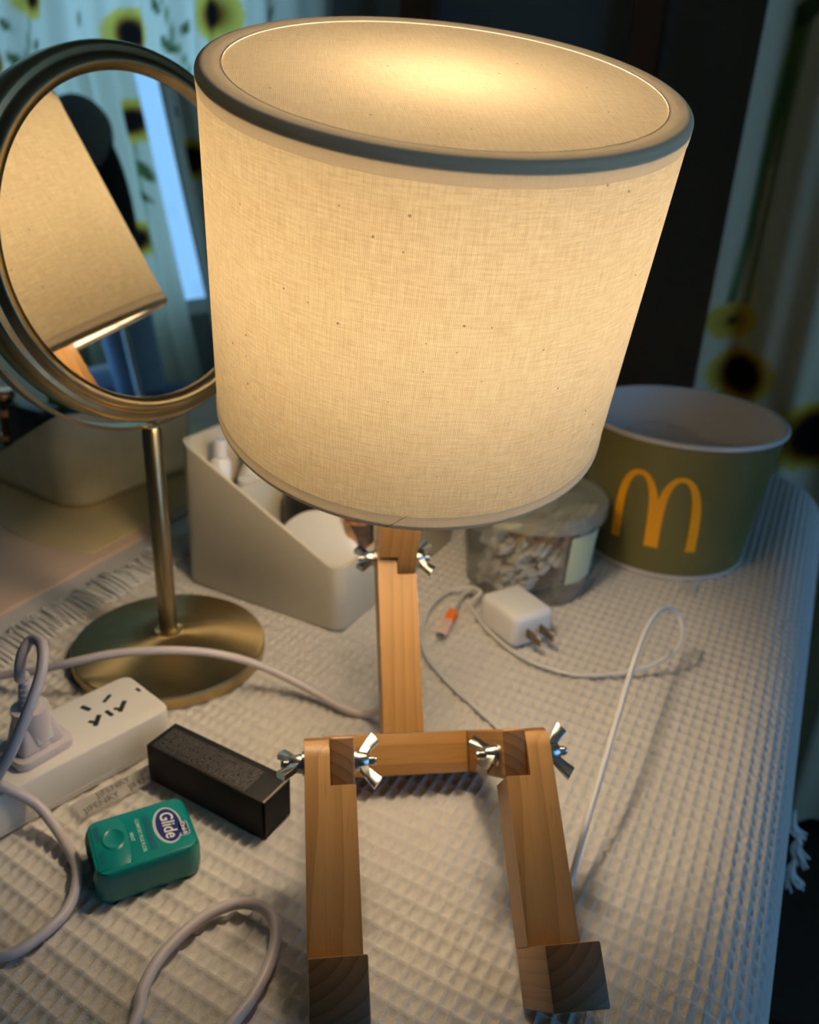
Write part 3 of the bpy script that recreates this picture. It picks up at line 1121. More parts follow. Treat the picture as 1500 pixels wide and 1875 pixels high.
aj = math.atan2(float(np.dot(-_f, ey)), float(np.dot(-_f, ex))) + .06
tube('tape_joint', [((SHR + .0005) * math.cos(aj - t * .09), (SHR + .0005) * math.sin(aj - t * .09), TB * (1 - t) + .0012) for t in np.linspace(0, 1, 7)], .00016, MAT['tape'], SM, LAMP, 5, label='slanting joint of the tape')
# lamp holder, bulb and shade carrier inside the drum
lathe('lamp_holder', [(0, .045), (.014, .045), (.016, .05), (.016, .075), (.013, .078), (0, .078)], MAT['abs'], SM @ Matrix.Translation((0, 0, -.008)), LAMP, 24)
lathe('bulb', [(0, .079), (.010, .079), (.011, .086), (.017, .096), (.0215, .106), (.022, .113), (.019, .123), (.011, .131), (0, .134)], MAT['bulb'], SM @ Matrix.Translation((0, 0, -.008)), LAMP, 24, smooth=180)
for k in range(3):
    a = 2 * math.pi * k / 3 + .5
    tube('shade_arm', [(.015 * math.cos(a), .015 * math.sin(a), .042), ((SHR - RW) * math.cos(a), (SHR - RW) * math.sin(a), .0035)], .0011, MAT['steel'], SM, LAMP, 6)

# ------------------------------------------------------------------ vanity mirror
MB = np.array([-.1687, .5138, 0])
MC = np.array([-.1624, .5161, .2875])
az, el = .962, .120
mn = np.array([math.cos(el) * math.sin(az), -math.cos(el) * math.cos(az), math.sin(el)])
ma = np.array([math.cos(az), math.sin(az), 0])          # pivot axis
mu = np.cross(mn, ma) * -1
MIR = thing('vanity_mirror', MB, 'round antique-brass vanity mirror on a pole, left of the lamp shade', 'mirror')
lathe('base', [(0, 0), (.0672, 0), (.0676, .001), (.0676, .0085), (.0668, .0098), (.062, .0108), (.030, .0150), (.012, .0178), (.0095, .0195), (.0095, .021), (0, .021)],
      MAT['brass_disc'], Matrix.Translation(Vector(MB)), MIR, 128, smooth=30)
lathe('pole', [(0, .0205), (.0063, .0205), (.0063, .171), (.0050, .1735), (0, .174)], MAT['brass'], Matrix.Translation(Vector(MB)), MIR, 32)
MM = frame(MC, ma, np.cross(mn, ma), mn)
lathe('mirror_frame', [(.0905, -.0005), (.0912, .0030), (.0935, .0050), (.0965, .0050), (.0985, .0030), (.0992, .0008), (.1005, .0000), (.1030, .0006), (.1052, -.0005), (.1064, -.0035),
                       (.1066, -.0100), (.1064, -.0175), (.1052, -.0205), (.1030, -.0215), (.1005, -.0210), (.0992, -.0220), (.0965, -.0262), (.0935, -.0262), (.0905, -.0205)],
      MAT['brass'], MM, MIR, 128, closed=True, smooth=60)
lathe('mirror_glass', [(0, 0), (.0915, 0), (.0915, -.002), (0, -.002)], MAT['mirror'], MM, MIR, 128, smooth=30)
lathe('mirror_glass', [(0, -.0212), (.0915, -.0212), (.0915, -.019), (0, -.019)], MAT['mirror'], MM, MIR, 96, smooth=30)
nh = nrm(np.array([mn[0], mn[1], 0]))
YR = .1125
cy_ = MC - mn * .0105
path = [cy_ + YR * (math.cos(t) * ma + math.sin(t) * zz) for t in np.linspace(math.pi, 2 * math.pi, 61)]
tube('yoke', path, 1.0, MAT['brass'], None, MIR, sect=[(-.0012, -.0055), (.0012, -.0055), (.0012, .0055), (-.0012, .0055)], up0=ma, smooth=30)
for sg in (-1, 1):
    c = cy_ + sg * (YR - .0065) * ma
    lathe('pivot', [(0, 0), (.004, 0), (.004, .012), (.003, .013), (0, .013)], MAT['brass'], frame(c, nh, np.cross(sg * ma, nh), sg * ma), MIR, 20)
lathe('screw', [(0, 0), (.003, 0), (.003, .0012), (0, .0014)], MAT['dark'], Matrix.Translation(Vector((cy_[0], cy_[1], cy_[2] - YR + .0012))), MIR, 16)

# ------------------------------------------------------------------ bucket with the yellow arches
BC = np.array([.244, .736, 0])
BR, Bb, BH = .0868, .0725, .130
BK = thing('paper_bucket', BC, 'olive paper bucket with a yellow arched M, right of the swab jar', 'bucket')
BM_ = Matrix.Translation(Vector(BC))


def brad(z): return Bb + (BR - Bb) * z / BH


lathe('shell', [(brad(.004), .004), (brad(.03), .03), (brad(.07), .07), (brad(.10), .10), (brad(BH - .003), BH - .003)], MAT['olive'], BM_, BK, 96)
lathe('liner', [(0, .007), (brad(.007) - .0018, .007), (brad(BH - .001) - .0014, BH - .001)], MAT['card'], BM_, BK, 96)
lathe('foot_rim', [(brad(0) - .003, .0), (brad(0) + .0004, 0), (brad(.0045) + .0004, .0045), (brad(.0045) - .003, .0045)], MAT['card'], BM_, BK, 96, closed=True)
lathe('rolled_rim', [(BR + .0022 * math.cos(t) + .0006, BH + .0024 * math.sin(t)) for t in np.linspace(0, 2 * math.pi, 13)[:-1]], MAT['card'], BM_, BK, 96, closed=True)
# arches: two tall arcs that taper to the top, drawn on the unrolled cone and wrapped


A0 = math.atan2(-BC[1], -BC[0]) + math.radians(-6.0)      # facing direction of the print

def wrap(x, z, off):
    r = brad(z) + off
    a = A0 + x / r
    return (r * math.cos(a), r * math.sin(a), z)


V, Fs = [], []
HW, HH, ZB = .0715, .0715, .0305
for half in (-1, 1):
    n = 48
    b0 = len(V)
    for k in range(n + 1):
        t = k / n
        # outer and inner contours of one arch, from its left foot to its right foot
        th = math.pi * t
        co_, si = math.cos(th), math.sin(th)
        cx = half * HW * .25
        xo = cx - math.copysign(abs(co_) ** .95, co_) * HW * .285
        zo = ZB + HH * (si ** .60)
        xi = cx - math.copysign(abs(co_) ** .95, co_) * HW * .165
        zi = ZB + (HH - .0048) * (si ** .52) if si > 1e-6 else ZB
        inner_leg = (half == -1 and co_ < 0) or (half == 1 and co_ > 0)
        if inner_leg:
            zo_, zi_ = zo, zi
        for off in (.00025, .0006):
            V.append(wrap(xo, zo, off)); V.append(wrap(xi, zi, off))
    for k in range(n):
        a = b0 + 4 * k
        b = a + 4
        Fs += [[a + 2, a + 3, b + 3, b + 2], [a, b, b + 1, a + 1], [a, a + 2, b + 2, b], [a + 1, b + 1, b + 3, a + 3]]
    Fs += [[b0, b0 + 1, b0 + 3, b0 + 2], [b0 + 4 * n, b0 + 4 * n + 2, b0 + 4 * n + 3, b0 + 4 * n + 1]]
mesh('arched_letter', V, Fs, MAT['arch'], BM_, BK, smooth=30, label='yellow double-arch letter M')
# crumpled clear bag inside, and its white corner under the bucket
V, Fs = [(0, 0, .068)], []
n = 60
for i in range(1, 9):
    for k in range(n):
        a = 2 * math.pi * k / n
        r = (brad(.10) - .004) * i / 8
        V.append((r * math.cos(a), r * math.sin(a), .068 + .024 * (i / 8) ** 3 + .005 * math.sin(4 * a + i) * (i / 8) + random.uniform(-.0015, .0015)))
for k in range(n): Fs.append([0, 1 + k, 1 + (k + 1) % n])
for i in range(7):
    for k in range(n):
        b = 1 + i * n
        Fs.append([b + k, b + (k + 1) % n, b + n + (k + 1) % n, b + n + k])
o = mesh('plastic_bag', V, Fs, MAT['bagfilm'], Matrix.Translation(Vector(BC)), None, smooth=20)
tag(o, 'crumpled clear plastic bag inside the olive bucket', 'bag')
pt = on(1262, 1078)
o = mesh('paper_scrap', [(-.011, .006, .0005), (.012, .010, .0005), (.002, -.010, .0008), (-.011, .006, .0013), (.012, .010, .0013), (.002, -.010, .0016)],
         [[2, 1, 0], [3, 4, 5], [0, 1, 4, 3], [1, 2, 5, 4], [2, 0, 3, 5]], MAT['card'], Matrix.Translation(Vector(pt)), None, smooth=None)
tag(o, 'small white paper corner poking out below the bucket', 'paper')

# ------------------------------------------------------------------ jar of cotton swabs
JC = np.array([.1045, .653, 0])
JH, JR0, JR1 = .077, .0525, .0580
JAR = thing('swab_jar', JC, 'clear round jar of cotton swabs with a frosted lid beside the bucket', 'jar')
JM = Matrix.Translation(Vector(JC))
lathe('jar_body', [(0, .001), (JR0 - .004, .001), (JR0, .005), (JR1, JH), (JR1 - .0012, JH), (JR0 - .0012, .006), (JR0 - .005, .0024), (0, .0024)], MAT['clear'], JM, JAR, 72)
lathe('lid', [(0, JH + .004), (JR1 - .004, JH + .004), (JR1 - .002, JH + .006), (JR1 + .002, JH + .006), (JR1 + .003, JH + .004), (JR1 + .0026, JH - .006), (JR1 + .001, JH - .006), (JR1 + .0008, JH + .002), (0, JH + .002)],
      MAT['lidclear'], JM, JAR, 72)
# pale label on its right side
a0 = math.atan2(-JC[1], -JC[0])
V, Fs = [], []
for k in range(13):
    a = a0 + .62 + .05 * k
    for z in (.022, .066):
        r = JR0 + (JR1 - JR0) * z / JH + .0004
        V.append((r * math.cos(a), r * math.sin(a), z))
for k in range(12): Fs.append([2 * k, 2 * k + 1, 2 * k + 3, 2 * k + 2])
mesh('label', V, Fs, MAT['label'], JM, JAR, smooth=60, label='pale green paper label')
# swabs
SWV, SWF, SWM = [], [], []
SWL = .072
prof = [(.0001, 0), (.0020, .0010), (.0027, .004), (.0026, .010), (.0016, .0145), (.0011, .016), (.0011, SWL - .016), (.0016, SWL - .0145), (.0026, SWL - .010), (.0027, SWL - .004), (.0020, SWL - .001), (.0001, SWL)]
n = 8
for r, z in prof:
    SWV += [(r * math.cos(2 * math.pi * k / n), r * math.sin(2 * math.pi * k / n), z) for k in range(n)]
for i in range(len(prof) - 1):
    for k in range(n):
        SWF.append([i * n + k, i * n + (k + 1) % n, (i + 1) * n + (k + 1) % n, (i + 1) * n + k])
        SWM.append(1 if 4 < i < 6 else 0)
sw0 = mesh('cotton_swab', SWV, SWF, None, None, None, smooth=180, mats=[MAT['cotton'], MAT['stick']], fm=SWM)
tag(sw0, 'wooden cotton swab among those heaped in the clear round jar', 'swab', 'cotton swabs in the jar')
swm = sw0.data
swabs = []
vd = nrm(np.array([JC[0], JC[1], 0]))          # away from the viewer
sd = np.array([vd[1], -vd[0], 0])              # to the viewer's right
tries = 0
while len(swabs) < 150 and tries < 24000:
    tries += 1
    lay = random.random()
    if lay < .42:       # lower layer lying with tips forward
        p = -vd * random.uniform(.026, .047) + sd * random.uniform(-.045, .036) + zz * random.uniform(.0045, .026)
        d = nrm(vd * random.uniform(.5, 1.0) + sd * random.uniform(.25, 1.2) + zz * random.uniform(-.1, .12))
    elif lay < .80:     # middle tips, sticks going up to the right and back
        p = -vd * random.uniform(.010, .046) + sd * random.uniform(-.040, .036) + zz * random.uniform(.028, .046)
        d = nrm(vd * random.uniform(.5, 1.0) + sd * random.uniform(-.1, .7) + zz * random.uniform(.05, .45))
    else:               # left bundle with tips to the upper left
        p = -vd * random.uniform(.0, .04) + sd * random.uniform(-.05, -.02) + zz * random.uniform(.045, .066)
        d = nrm(vd * random.uniform(.5, 1.0) + sd * random.uniform(.4, 1.1) + zz * random.uniform(-.45, -.05))
    q = p + d * SWL
    ok = True
    for w in (p, q):
        rr = JR0 + (JR1 - JR0) * w[2] / JH - .0042
        if math.hypot(w[0], w[1]) > rr or not (.005 < w[2] < JH - .003): ok = False
    if not ok: continue
    for (pp, qq) in swabs:      # keep axes apart
        u_, v_ = q - p, qq - pp
        w0 = p - pp
        A_, B_, C_, D_, E_ = u_ @ u_, u_ @ v_, v_ @ v_, u_ @ w0, v_ @ w0
        den = A_ * C_ - B_ * B_
        sc_ = min(1, max(0, (B_ * E_ - C_ * D_) / den)) if den > 1e-12 else .5
        tc_ = min(1, max(0, (B_ * sc_ + E_) / C_))
        if np.linalg.norm(w0 + sc_ * u_ - tc_ * v_) < .0024: ok = False; break
    if ok: swabs.append((p, q))
for i, (p, q) in enumerate(swabs):
    o = sw0 if i == 0 else sw0.copy()
    if i: COL.objects.link(o)
    z = nrm(q - p)
    x = nrm(np.cross(z, (0.1, 0.2, 1)))
    o.matrix_basis = frame(JC + p, x, np.cross(z, x), z)

# green tub behind the jar
GT = thing('green_tub', (.180, .880, 0), 'bright green plastic tub between the shade and the bucket', 'tub')
prism('tub_body', rrect(.09, .06, .012), 0, .058, MAT['green'], zrot((.180, .880, 0), .1), GT, .002)
prism('tub_lid', rrect(.094, .064, .013), .058, .066, MAT['green'], zrot((.180, .880, 0), .1), GT, .002)

# ------------------------------------------------------------------ ivory desk organizer
oa, ob = np.array([-.1842, .6192, 0]), np.array([-.0480, .5483, 0])
ox = nrm(ob - oa)
oy = np.array([-ox[1], ox[0], 0])
OL, OW = .1535, .200
ORG = thing('desk_organizer', oa + ox * OL / 2 + oy * OW / 2, 'ivory plastic desk organizer with a sloping side, behind the lamp post', 'organizer')
OM = frame(oa, ox, oy, (0, 0, 1))


def otop(x): return .1250 if x < .004 else (.0560 if x > OL - .012 else .1250 + (.0560 - .1250) * (x - .004) / (OL - .016))


def ring(inset, zf):
    return [(x, y, zf(x)) for x, y in rrect(OL - 2 * inset, OW - 2 * inset, .011 - inset * .6, 8, OL / 2, OW / 2)]


# subdivide the long straight sides so the slope is followed
def dens(P, m=10):
    out = []
    for i in range(len(P)):
        a, b = np.array(P[i][:2]), np.array(P[(i + 1) % len(P)][:2])
        k = m if np.linalg.norm(b - a) > .03 else 1
        for j in range(k): out.append(tuple(a + (b - a) * j / k))
    return out


outer = dens(rrect(OL, OW, .011, 8, OL / 2, OW / 2))
tk = .0030
inner = [(OL / 2 + (x - OL / 2) * (1 - 2 * tk / OL), OW / 2 + (y - OW / 2) * (1 - 2 * tk / OW)) for x, y in outer]
n = len(outer)
V = [(x * .985 + OL * .0075, y * .985 + OW * .0075, 0) for x, y in outer] + [(x, y, .002) for x, y in outer] + [(x, y, otop(x)) for x, y in outer] + [(x, y, otop(x)) for x, y in inner] + [(x, y, .004) for x, y in inner]
Fs = [[r * n + k, r * n + (k + 1) % n, (r + 1) * n + (k + 1) % n, (r + 1) * n + k] for r in range(4) for k in range(n)]
Fs += [[k for k in range(n)][::-1], [4 * n + k for k in range(n)]]
mesh('body', V, Fs, MAT['ivory'], OM, ORG, smooth=45)
boxes('divider', [((.052, .004, .004), (.0545, OW - .004, .094))], MAT['ivory'], OM, ORG)
boxes('divider', [((.004, .075, .004), (.052, .0775, .112))], MAT['ivory'], OM, ORG)


def olo(x, y, z): return oa + ox * x + oy * y + np.array([0, 0, z])


def bottle(name, c, prof, mat, label, cat, cap=None, capmat=None, capprof=None, n=28, tilt=None, band=None):
    M = Matrix.Translation(Vector(c)) @ (tilt or Matrix.Identity(4))
    r = thing(name, c, label, cat)
    lathe('body', prof, mat, M, r, n)
    if capprof: lathe('cap', capprof, capmat, M, r, n)
    if band:
        for i, (rr, z0, z1) in enumerate(band):
            lathe('band', [(rr - .001, z0), (rr, z0), (rr, z1), (rr - .001, z1)], MAT['copper'], M, r, n, closed=True)
    return r


bottle('white_tube', olo(.022, .022, .004), [(0, 0), (.008, 0), (.0085, .002), (.0085, .100), (.006, .103), (0, .104)], MAT['abs2'],
       'tall white tube in the rear corner of the ivory organizer', 'tube', capmat=MAT['abs2'], capprof=[(0, .104), (.0055, .104), (.0055, .118), (0, .119)],
       tilt=Matrix.Rotation(-.06, 4, 'X'))
bottle('cream_tube', olo(.039, .030, .004), [(0, 0), (.009, 0), (.0095, .002), (.0095, .072), (0, .074)], MAT['card'],
       'short cream tube beside the tall white tube', 'tube', capmat=MAT['abs2'], capprof=[(0, .074), (.008, .074), (.008, .088), (0, .090)], tilt=Matrix.Rotation(.05, 4, 'Y'))
bottle('lotion_bottle', olo(.032, .057, .004), [(0, 0), (.015, 0), (.016, .003), (.016, .080), (.010, .092), (0, .093)], MAT['abs2'],
       'plump white lotion bottle under the shade in the organizer', 'bottle', capmat=MAT['abs2'], capprof=[(0, .093), (.008, .093), (.008, .106), (0, .107)])
bottle('black_bottle', olo(.078, .062, .004), [(0, 0), (.017, 0), (.018, .002), (.018, .072), (.012, .078), (0, .078)], MAT['black'],
       'black bottle behind the white disc in the organizer', 'bottle', capmat=MAT['black'], capprof=[(0, .078), (.010, .078), (.010, .092), (0, .093)])
bottle('black_jar', olo(.112, .078, .004), [(0, 0), (.019, 0), (.020, .002), (.020, .070), (0, .071)], MAT['black'],
       'black jar between the white disc and the amber bottle', 'jar', capmat=MAT['black'], capprof=[(0, .071), (.0195, .071), (.0195, .084), (0, .085)])
bottle('amber_bottle', olo(.137, .048, .004), [(0, 0), (.0125, 0), (.013, .002), (.013, .052), (.0115, .056), (0, .056)], MAT['amber'],
       'amber glass bottle with rose-gold bands at the organizer front', 'bottle', capmat=MAT['amber'], capprof=[(0, .056), (.0112, .056), (.0112, .074), (0, .075)],
       band=[(.0135, .050, .0535), (.0122, .071, .0745)])
# round white disc leaning on the long side
DN = nrm(-oy * .80 + ox * .10 + zz * .45)
DX = nrm(ox - (ox @ DN) * DN)
disc = thing('round_compact', olo(.108, .03, .02), 'round white compact standing on edge in the ivory organizer', 'compact')
lathe('shell', [(0, -.004), (.034, -.004), (.0368, -.002), (.0375, 0), (.0368, .002), (.034, .0035), (0, .004)], MAT['abs2'], frame(olo(.1115, .027, .0435), DX, np.cross(DN, DX), DN), disc, 56, smooth=50)

# ------------------------------------------------------------------ smoky bin at the left with its contents
bc = on(140, 945, -.0015)
bl, br_ = on(0, 892, -.0015), on(300, 887, -.0015)
bx, by = nrm(bl - bc), nrm(br_ - bc)
BX, BY = .19, .17
BIN = thing('storage_bin', bc + bx * BX / 2 + by * BY / 2, 'smoky clear plastic bin with a rounded corner behind the mirror pole', 'bin')
BIM = frame(bc - bx * .004 - by * .004, bx, by, (0, 0, 1))
BHT = .100
# note: bx, by need not be exactly square to each other
P = dens(rrect(BX, BY, .030, 10, BX / 2, BY / 2), 24)
n = len(P)


def binring(sc_, z): return [(BX / 2 + (x - BX / 2) * sc_, BY / 2 + (y - BY / 2) * sc_, z) for x, y in P]


def bintop(x): return BHT if x < .012 else max(.034, BHT - (x - .012) * .60)


R_ = [binring(.86, .0), binring(.93, .003), binring(.965, .010), [(x, y, bintop(x)) for x, y, z in binring(1.0, 0)], [(x, y, bintop(x)) for x, y, z in binring(.982, 0)], binring(.95, .012), binring(.92, .006), binring(.85, .004)]
V = [p for r in R_ for p in r]
Fs = [[r * n + k, r * n + (k + 1) % n, (r + 1) * n + (k + 1) % n, (r + 1) * n + k] for r in range(len(R_) - 1) for k in range(n)]
Fs += [[k for k in range(n)][::-1], [(len(R_) - 1) * n + k for k in range(n)]]
mesh('bin_body', V, Fs, MAT['bin'], BIM, BIN, smooth=50)


def bp(x, y, z): return bc + bx * x + by * y + np.array([0, 0, z])


BZ = frame(bc, nrm(bx), nrm(np.cross((0, 0, 1), bx)) * -1, (0, 0, 1))


def inbin(px, py, z, base):
    q = on(px, py, z)
    return np.array([q[0], q[1], base])


def upright(c): return frame(c, nrm(bx), nrm(np.cross((0, 0, 1), bx)), (0, 0, 1))


c0 = inbin(66, 768, .072, 0)
box('black_case', (.050, .030, .082), MAT['black'], upright(c0 + np.array([0, 0, .046])), None, .004, 3)
tag(bpy.data.objects['black_case'], 'black cosmetic case inside the smoky bin behind the mirror yoke', 'case')
c1 = inbin(100, 745, .085, 0)
box('makeup_pouch', (.060, .030, .105), MAT['card'], upright(c1 + by * .045 + np.array([0, 0, .058])), None, .010, 3)
tag(bpy.data.objects['makeup_pouch'], 'pale pouch standing behind the black case in the smoky bin', 'pouch')
c2 = inbin(40, 715, .085, 0)
box('green_packet', (.050, .018, .105), MAT['green'], upright(c2 + by * .050 + np.array([0, 0, .058])), None, .006, 3)
tag(bpy.data.objects['green_packet'], 'green packet at the back of the smoky bin, glimpsed past the mirror yoke', 'packet')
lp = inbin(16, 772, .062, .004)
LS = thing('lipstick', lp, 'rose-gold lipstick standing at the left frame edge in the bin', 'lipstick')
lm_ = Matrix.Translation(Vector(lp))
lathe('tube', [(0, 0), (.0085, 0), (.0085, .066), (0, .066)], MAT['trim'], lm_, LS, 24)
for z0, z1 in ((.040, .046), (.066, .073)):
    lathe('collar', [(0, z0), (.0098, z0), (.0098, z1), (0, z1)], MAT['copper'], lm_, LS, 24)
lathe('cap', [(0, .073), (.0075, .073), (.0075, .084), (0, .084)], MAT['black'], lm_, LS, 24)
lathe('cap_ring', [(0, .084), (.0098, .084), (.0098, .090), (.008, .092), (0, .092)], MAT['copper'], lm_, LS, 24)

# ------------------------------------------------------------------ power strip
sa, sb = on(0, 1537), on(272, 1387)
px_ = nrm(sb - sa)
py_ = np.array([-px_[1], px_[0], 0])
re = np.array([-.1394, .4168, 0])
PL_, PW, PH = .26, .049, .0275
po = re - px_ * PL_                             # left front bottom corner (outside the frame)
STRIP = thing('power_strip', po + px_ * PL_ / 2 + py_ * PW / 2, 'white power strip with a plug in it at the left', 'power strip')
PM = frame(po, px_, py_, (0, 0, 1))
prism('body', rrect(PL_, PW, .007, 6, PL_ / 2, PW / 2), 0, PH, MAT['abs'], PM, STRIP, .0016)
prism('seam', rrect(PL_ - .0006, PW + .0003, .007, 6, PL_ / 2, PW / 2), .0042, .0046, MAT['card'], PM, STRIP)


def sl(p):
    q = p - po
    return q @ px_, q @ py_


def slot(px, py, w, h, rot):
    x, y = sl(on(px, py, PH))
    M = PM @ Matrix.Translation((x, y, PH - .0018)) @ Matrix.Rotation(rot, 4, 'Z')
    prism('socket_slot', rrect(w, h, min(w, h) * .25, 3), 0, .0019, MAT['dark'], M, STRIP)  # near-black plate stands in for the shade inside an open hole


for a in ((157, 1297, .0030, .0072, .30), (196, 1279, .0024, .0080, -1.05), (178, 1319, .0030, .0105, -.75), (200, 1306, .0026, .0070, 0.05), (224, 1293, .0030, .0110, -.80),
          (253, 1263, .0020, .0042, .1), (168, 1322, .0024, .0040, .6), (214, 1298, .0024, .0040, .6)):
    slot(*a)
# plug
pc = on(68, 1372, PH)
PLUG_M = frame((pc[0], pc[1], PH), px_, py_, (0, 0, 1)) @ Matrix.Rotation(.10, 4, 'Z')
CORD = lathe('plug', [(0, .001), (.010, .001), (.010, .030), (0, .030)], MAT['cord'], PLUG_M, LAMP, 24, label='moulded lavender-white plug in the power strip')
prism('plug_foot', rrect(.034, .027, .006), 0, .006, MAT['cord'], PLUG_M, CORD, .0012)
b = box('plug_shell', (.027, .020, .022), MAT['cord'], PLUG_M, CORD, .003, 3, (0, 0, .016), .62)
box('recess', (.010, .0012, .008), MAT['usb'], PLUG_M @ Matrix.Translation((.001, -.0088, .014)) @ Matrix.Rotation(-.16, 4, 'X'), CORD, .0004)
for k in range(6):
    lathe('rib', [(0, 0), (.0062 - .0004 * k, 0), (.0062 - .0004 * k, .0021), (0, .0021)], MAT['cord'], PLUG_M @ Matrix.Translation((0, 0, .0268 + k * .0030)), CORD, 16)
lathe('strain_relief', [(0, .025), (.0050, .025), (.0034, .047), (0, .047)], MAT['cord'], PLUG_M, CORD, 16)
pt0 = np.array(PLUG_M @ Vector((0, 0, .046)))
cordpts = [pt0 - zz * .004, pt0 + zz * .004]
for px, py, z in ((36, 1240, .088), (40, 1200, .098), (57, 1172, .103), (76, 1180, .104), (76, 1228, .098), (52, 1300, .085), (22, 1372, .068), (0, 1412, .055), (-8, 1432, .043), (14, 1444, .030),
                  (70, 1476, .015), (118, 1540, .005), (142, 1596, .0035), (124, 1664, .0035), (62, 1722, .0035), (0, 1750, .0035)):
    cordpts.append(on(px, py, z))
# out of the frame and back as the loop in the foreground, then away and round to the lamp
e = cordpts[-1]
cordpts += [e + np.array([-.03, .000, 0]), e + np.array([-.05, -.035, 0]), e + np.array([-.02, -.08, 0]), on(250, 2080, .0035)]
for px, py, z in ((420, 1880, .0035), (470, 1812, .0035), (500, 1745, .004), (503, 1690, .006), (478, 1660, .007), (430, 1655, .006), (366, 1684, .005), (300, 1745, .004), (262, 1810, .0035), (244, 1878, .0035)):
    cordpts.append(on(px, py, z))
e = cordpts[-1]
cordpts += [e + np.array([-.01, -.035, 0]), e + np.array([-.07, -.075, 0]), e + np.array([-.17, -.05, 0]), e + np.array([-.22, .05, 0]), e + np.array([-.21, .16, 0]), on(-120, 1262, .0035)]
for px, py, z in ((0, 1237, .012), (60, 1229, .020), (130, 1213, .030), (210, 1197, .036), (300, 1191, .038), (380, 1195, .034), (450, 1210, .026), (520, 1238, .015), (580, 1270, .007), (630, 1297, .004), (672, 1307, .004)):
    cordpts.append(on(px, py, z))
lastc = PB - s * fn * 1.02 + .014 * up
cordpts += [lastc + np.array([-.006, .008, -.004]), lastc + np.array([0, .002, 0])]
tube('cord', catmull(cordpts, 8), .0029, MAT['cord'], None, LAMP, 10, smooth=180, label='lavender-white lamp cord')

# ------------------------------------------------------------------ thin white charging cable with orange-tipped plug
cab = thing('charging_cable', on(845, 1110), 'thin white charging cable looping across the cloth right of the lamp', 'cable')
pts = [on(x, y, z) for x, y, z in ((985, 1700, .003), (1018, 1665, .005), (1042, 1622, .009), (1054, 1580, .014), (1068, 1530, .021), (1100, 1420, .036), (1135, 1300, .050), (1165, 1200, .056), (1190, 1140, .056), (1216, 1114, .052), (1241, 1124, .044), (1250, 1155, .034),
                                   (1238, 1188, .022), (1195, 1217, .010), (1130, 1233, .004), (1060, 1236, .0022), (1000, 1222, .0022), (950, 1200, .0022), (905, 1165, .0022), (878, 1135, .0022), (862, 1108, .004),
                                   (880, 1085, .012), (862, 1076, .010), (822, 1082, .005), (790, 1110, .0022), (774, 1150, .0022), (778, 1195, .0022), (815, 1244, .0022), (865, 1290, .0022), (912, 1332, .0022), (935, 1352, .0022), (960, 1372, .0022), (985, 1440, .002), (1020, 1560, .002))]
tube('lead', catmull(pts, 8), .0017, MAT['usb'], None, cab, 8, smooth=180)
a, b = on(806, 1164, .004), on(832, 1118, .004)
d = nrm(b - a)
CM = frame(a, d, np.array([-d[1], d[0], 0]), (0, 0, 1))
L = float(np.linalg.norm(b - a))
box('connector', (.004, .0062, .0022), MAT['steel'], CM, cab, .0006, 2, (.001, 0, 0))
box('connector_body', (L * .5, .0085, .0055), MAT['pinkwhite'], CM, cab, .0018, 3, (L * .32, 0, 0))
box('connector_sleeve', (L * .42, .0082, .0056), MAT['orange'], CM, cab, .0018, 3, (L * .76, 0, 0))
tube('connector_lead', catmull([b, on(845, 1092, .006), on(862, 1080, .008), on(882, 1084, .010)], 6), .0016, MAT['usb'], None, cab, 8)

# ------------------------------------------------------------------ charger
cd = nrm(np.array([.54, -.84, 0]))
ce = np.array([-cd[1], cd[0], 0])
cc = np.array([.0868, .5668, 0])
CH = thing('phone_charger', cc, 'white phone charger with two bare prongs before the swab jar', 'charger')
CHM = frame(cc + np.array([0, 0, .0142]), cd, ce, (0, 0, 1))
box('body', (.045, .0385, .0280), MAT['abs2'], CHM, CH, .0055, 4)
for q in (-.0064, .0064):
    box('prong', (.0165, .0017, .0076), MAT['prong'], CHM, CH, .0005, 1, (.0300, q, -.001))

# ------------------------------------------------------------------ black carton
ka, kb, kc = on(274, 1428), on(481.5, 1537), on(532, 1488)
kx = nrm(kb - ka)
ky = np.array([-kx[1], kx[0], 0])
KL, KW, KH = .0845, .0238, .0262
km = ka + kx * KL / 2 + ky * KW / 2
KM = frame(km + np.array([0, 0, KH / 2]), kx, ky, (0, 0, 1))
KB = thing('carton_box', km, 'long black carton with rows of fine grey print beside the lamp leg', 'box')
box('sleeve', (KL, KW, KH), MAT['boxprint'], KM, KB, .0008)
box('end_flap', (.0009, KW - .0016, KH - .0016), MAT['boxprint'], KM, KB, .0003, 1, (KL / 2 + .0012, 0, .0))
box('flap_edge', (.0014, KW - .0010, .0007), MAT['trim2'], KM, KB, .0002, 1, (KL / 2 + .0008, 0, KH / 2 - .0002))

# ------------------------------------------------------------------ clear strip with printed lettering
ta, tb_ = on(140, 1490, .001), on(283, 1414, .001)
tx = nrm(tb_ - ta)
ty = np.array([-tx[1], tx[0], 0])
TLN = float(np.linalg.norm(tb_ - ta))
TF = frame(ta, tx, ty, (0, 0, 1))
FILM = thing('film_strip', ta + tx * TLN / 2, 'clear film strip with grey lettering between power strip and floss box', 'film')
box('film', (TLN, .0135, .0012), MAT['film'], TF, FILM, .0003, 1, (TLN / 2, 0, .0012))
for k, (w, x, y) in enumerate((('JIFENRY', .0135, -.0034), ('JIFENRY', .0405, -.0034), ('JIFENRY', .024, .0032), ('JIFENRY', .051, .0032))):
    text('lettering', w, .0060, MAT['greyink'], TF @ Matrix.Translation((x, y, .00195)), FILM, 0.0, 0, 1.0, .00002)

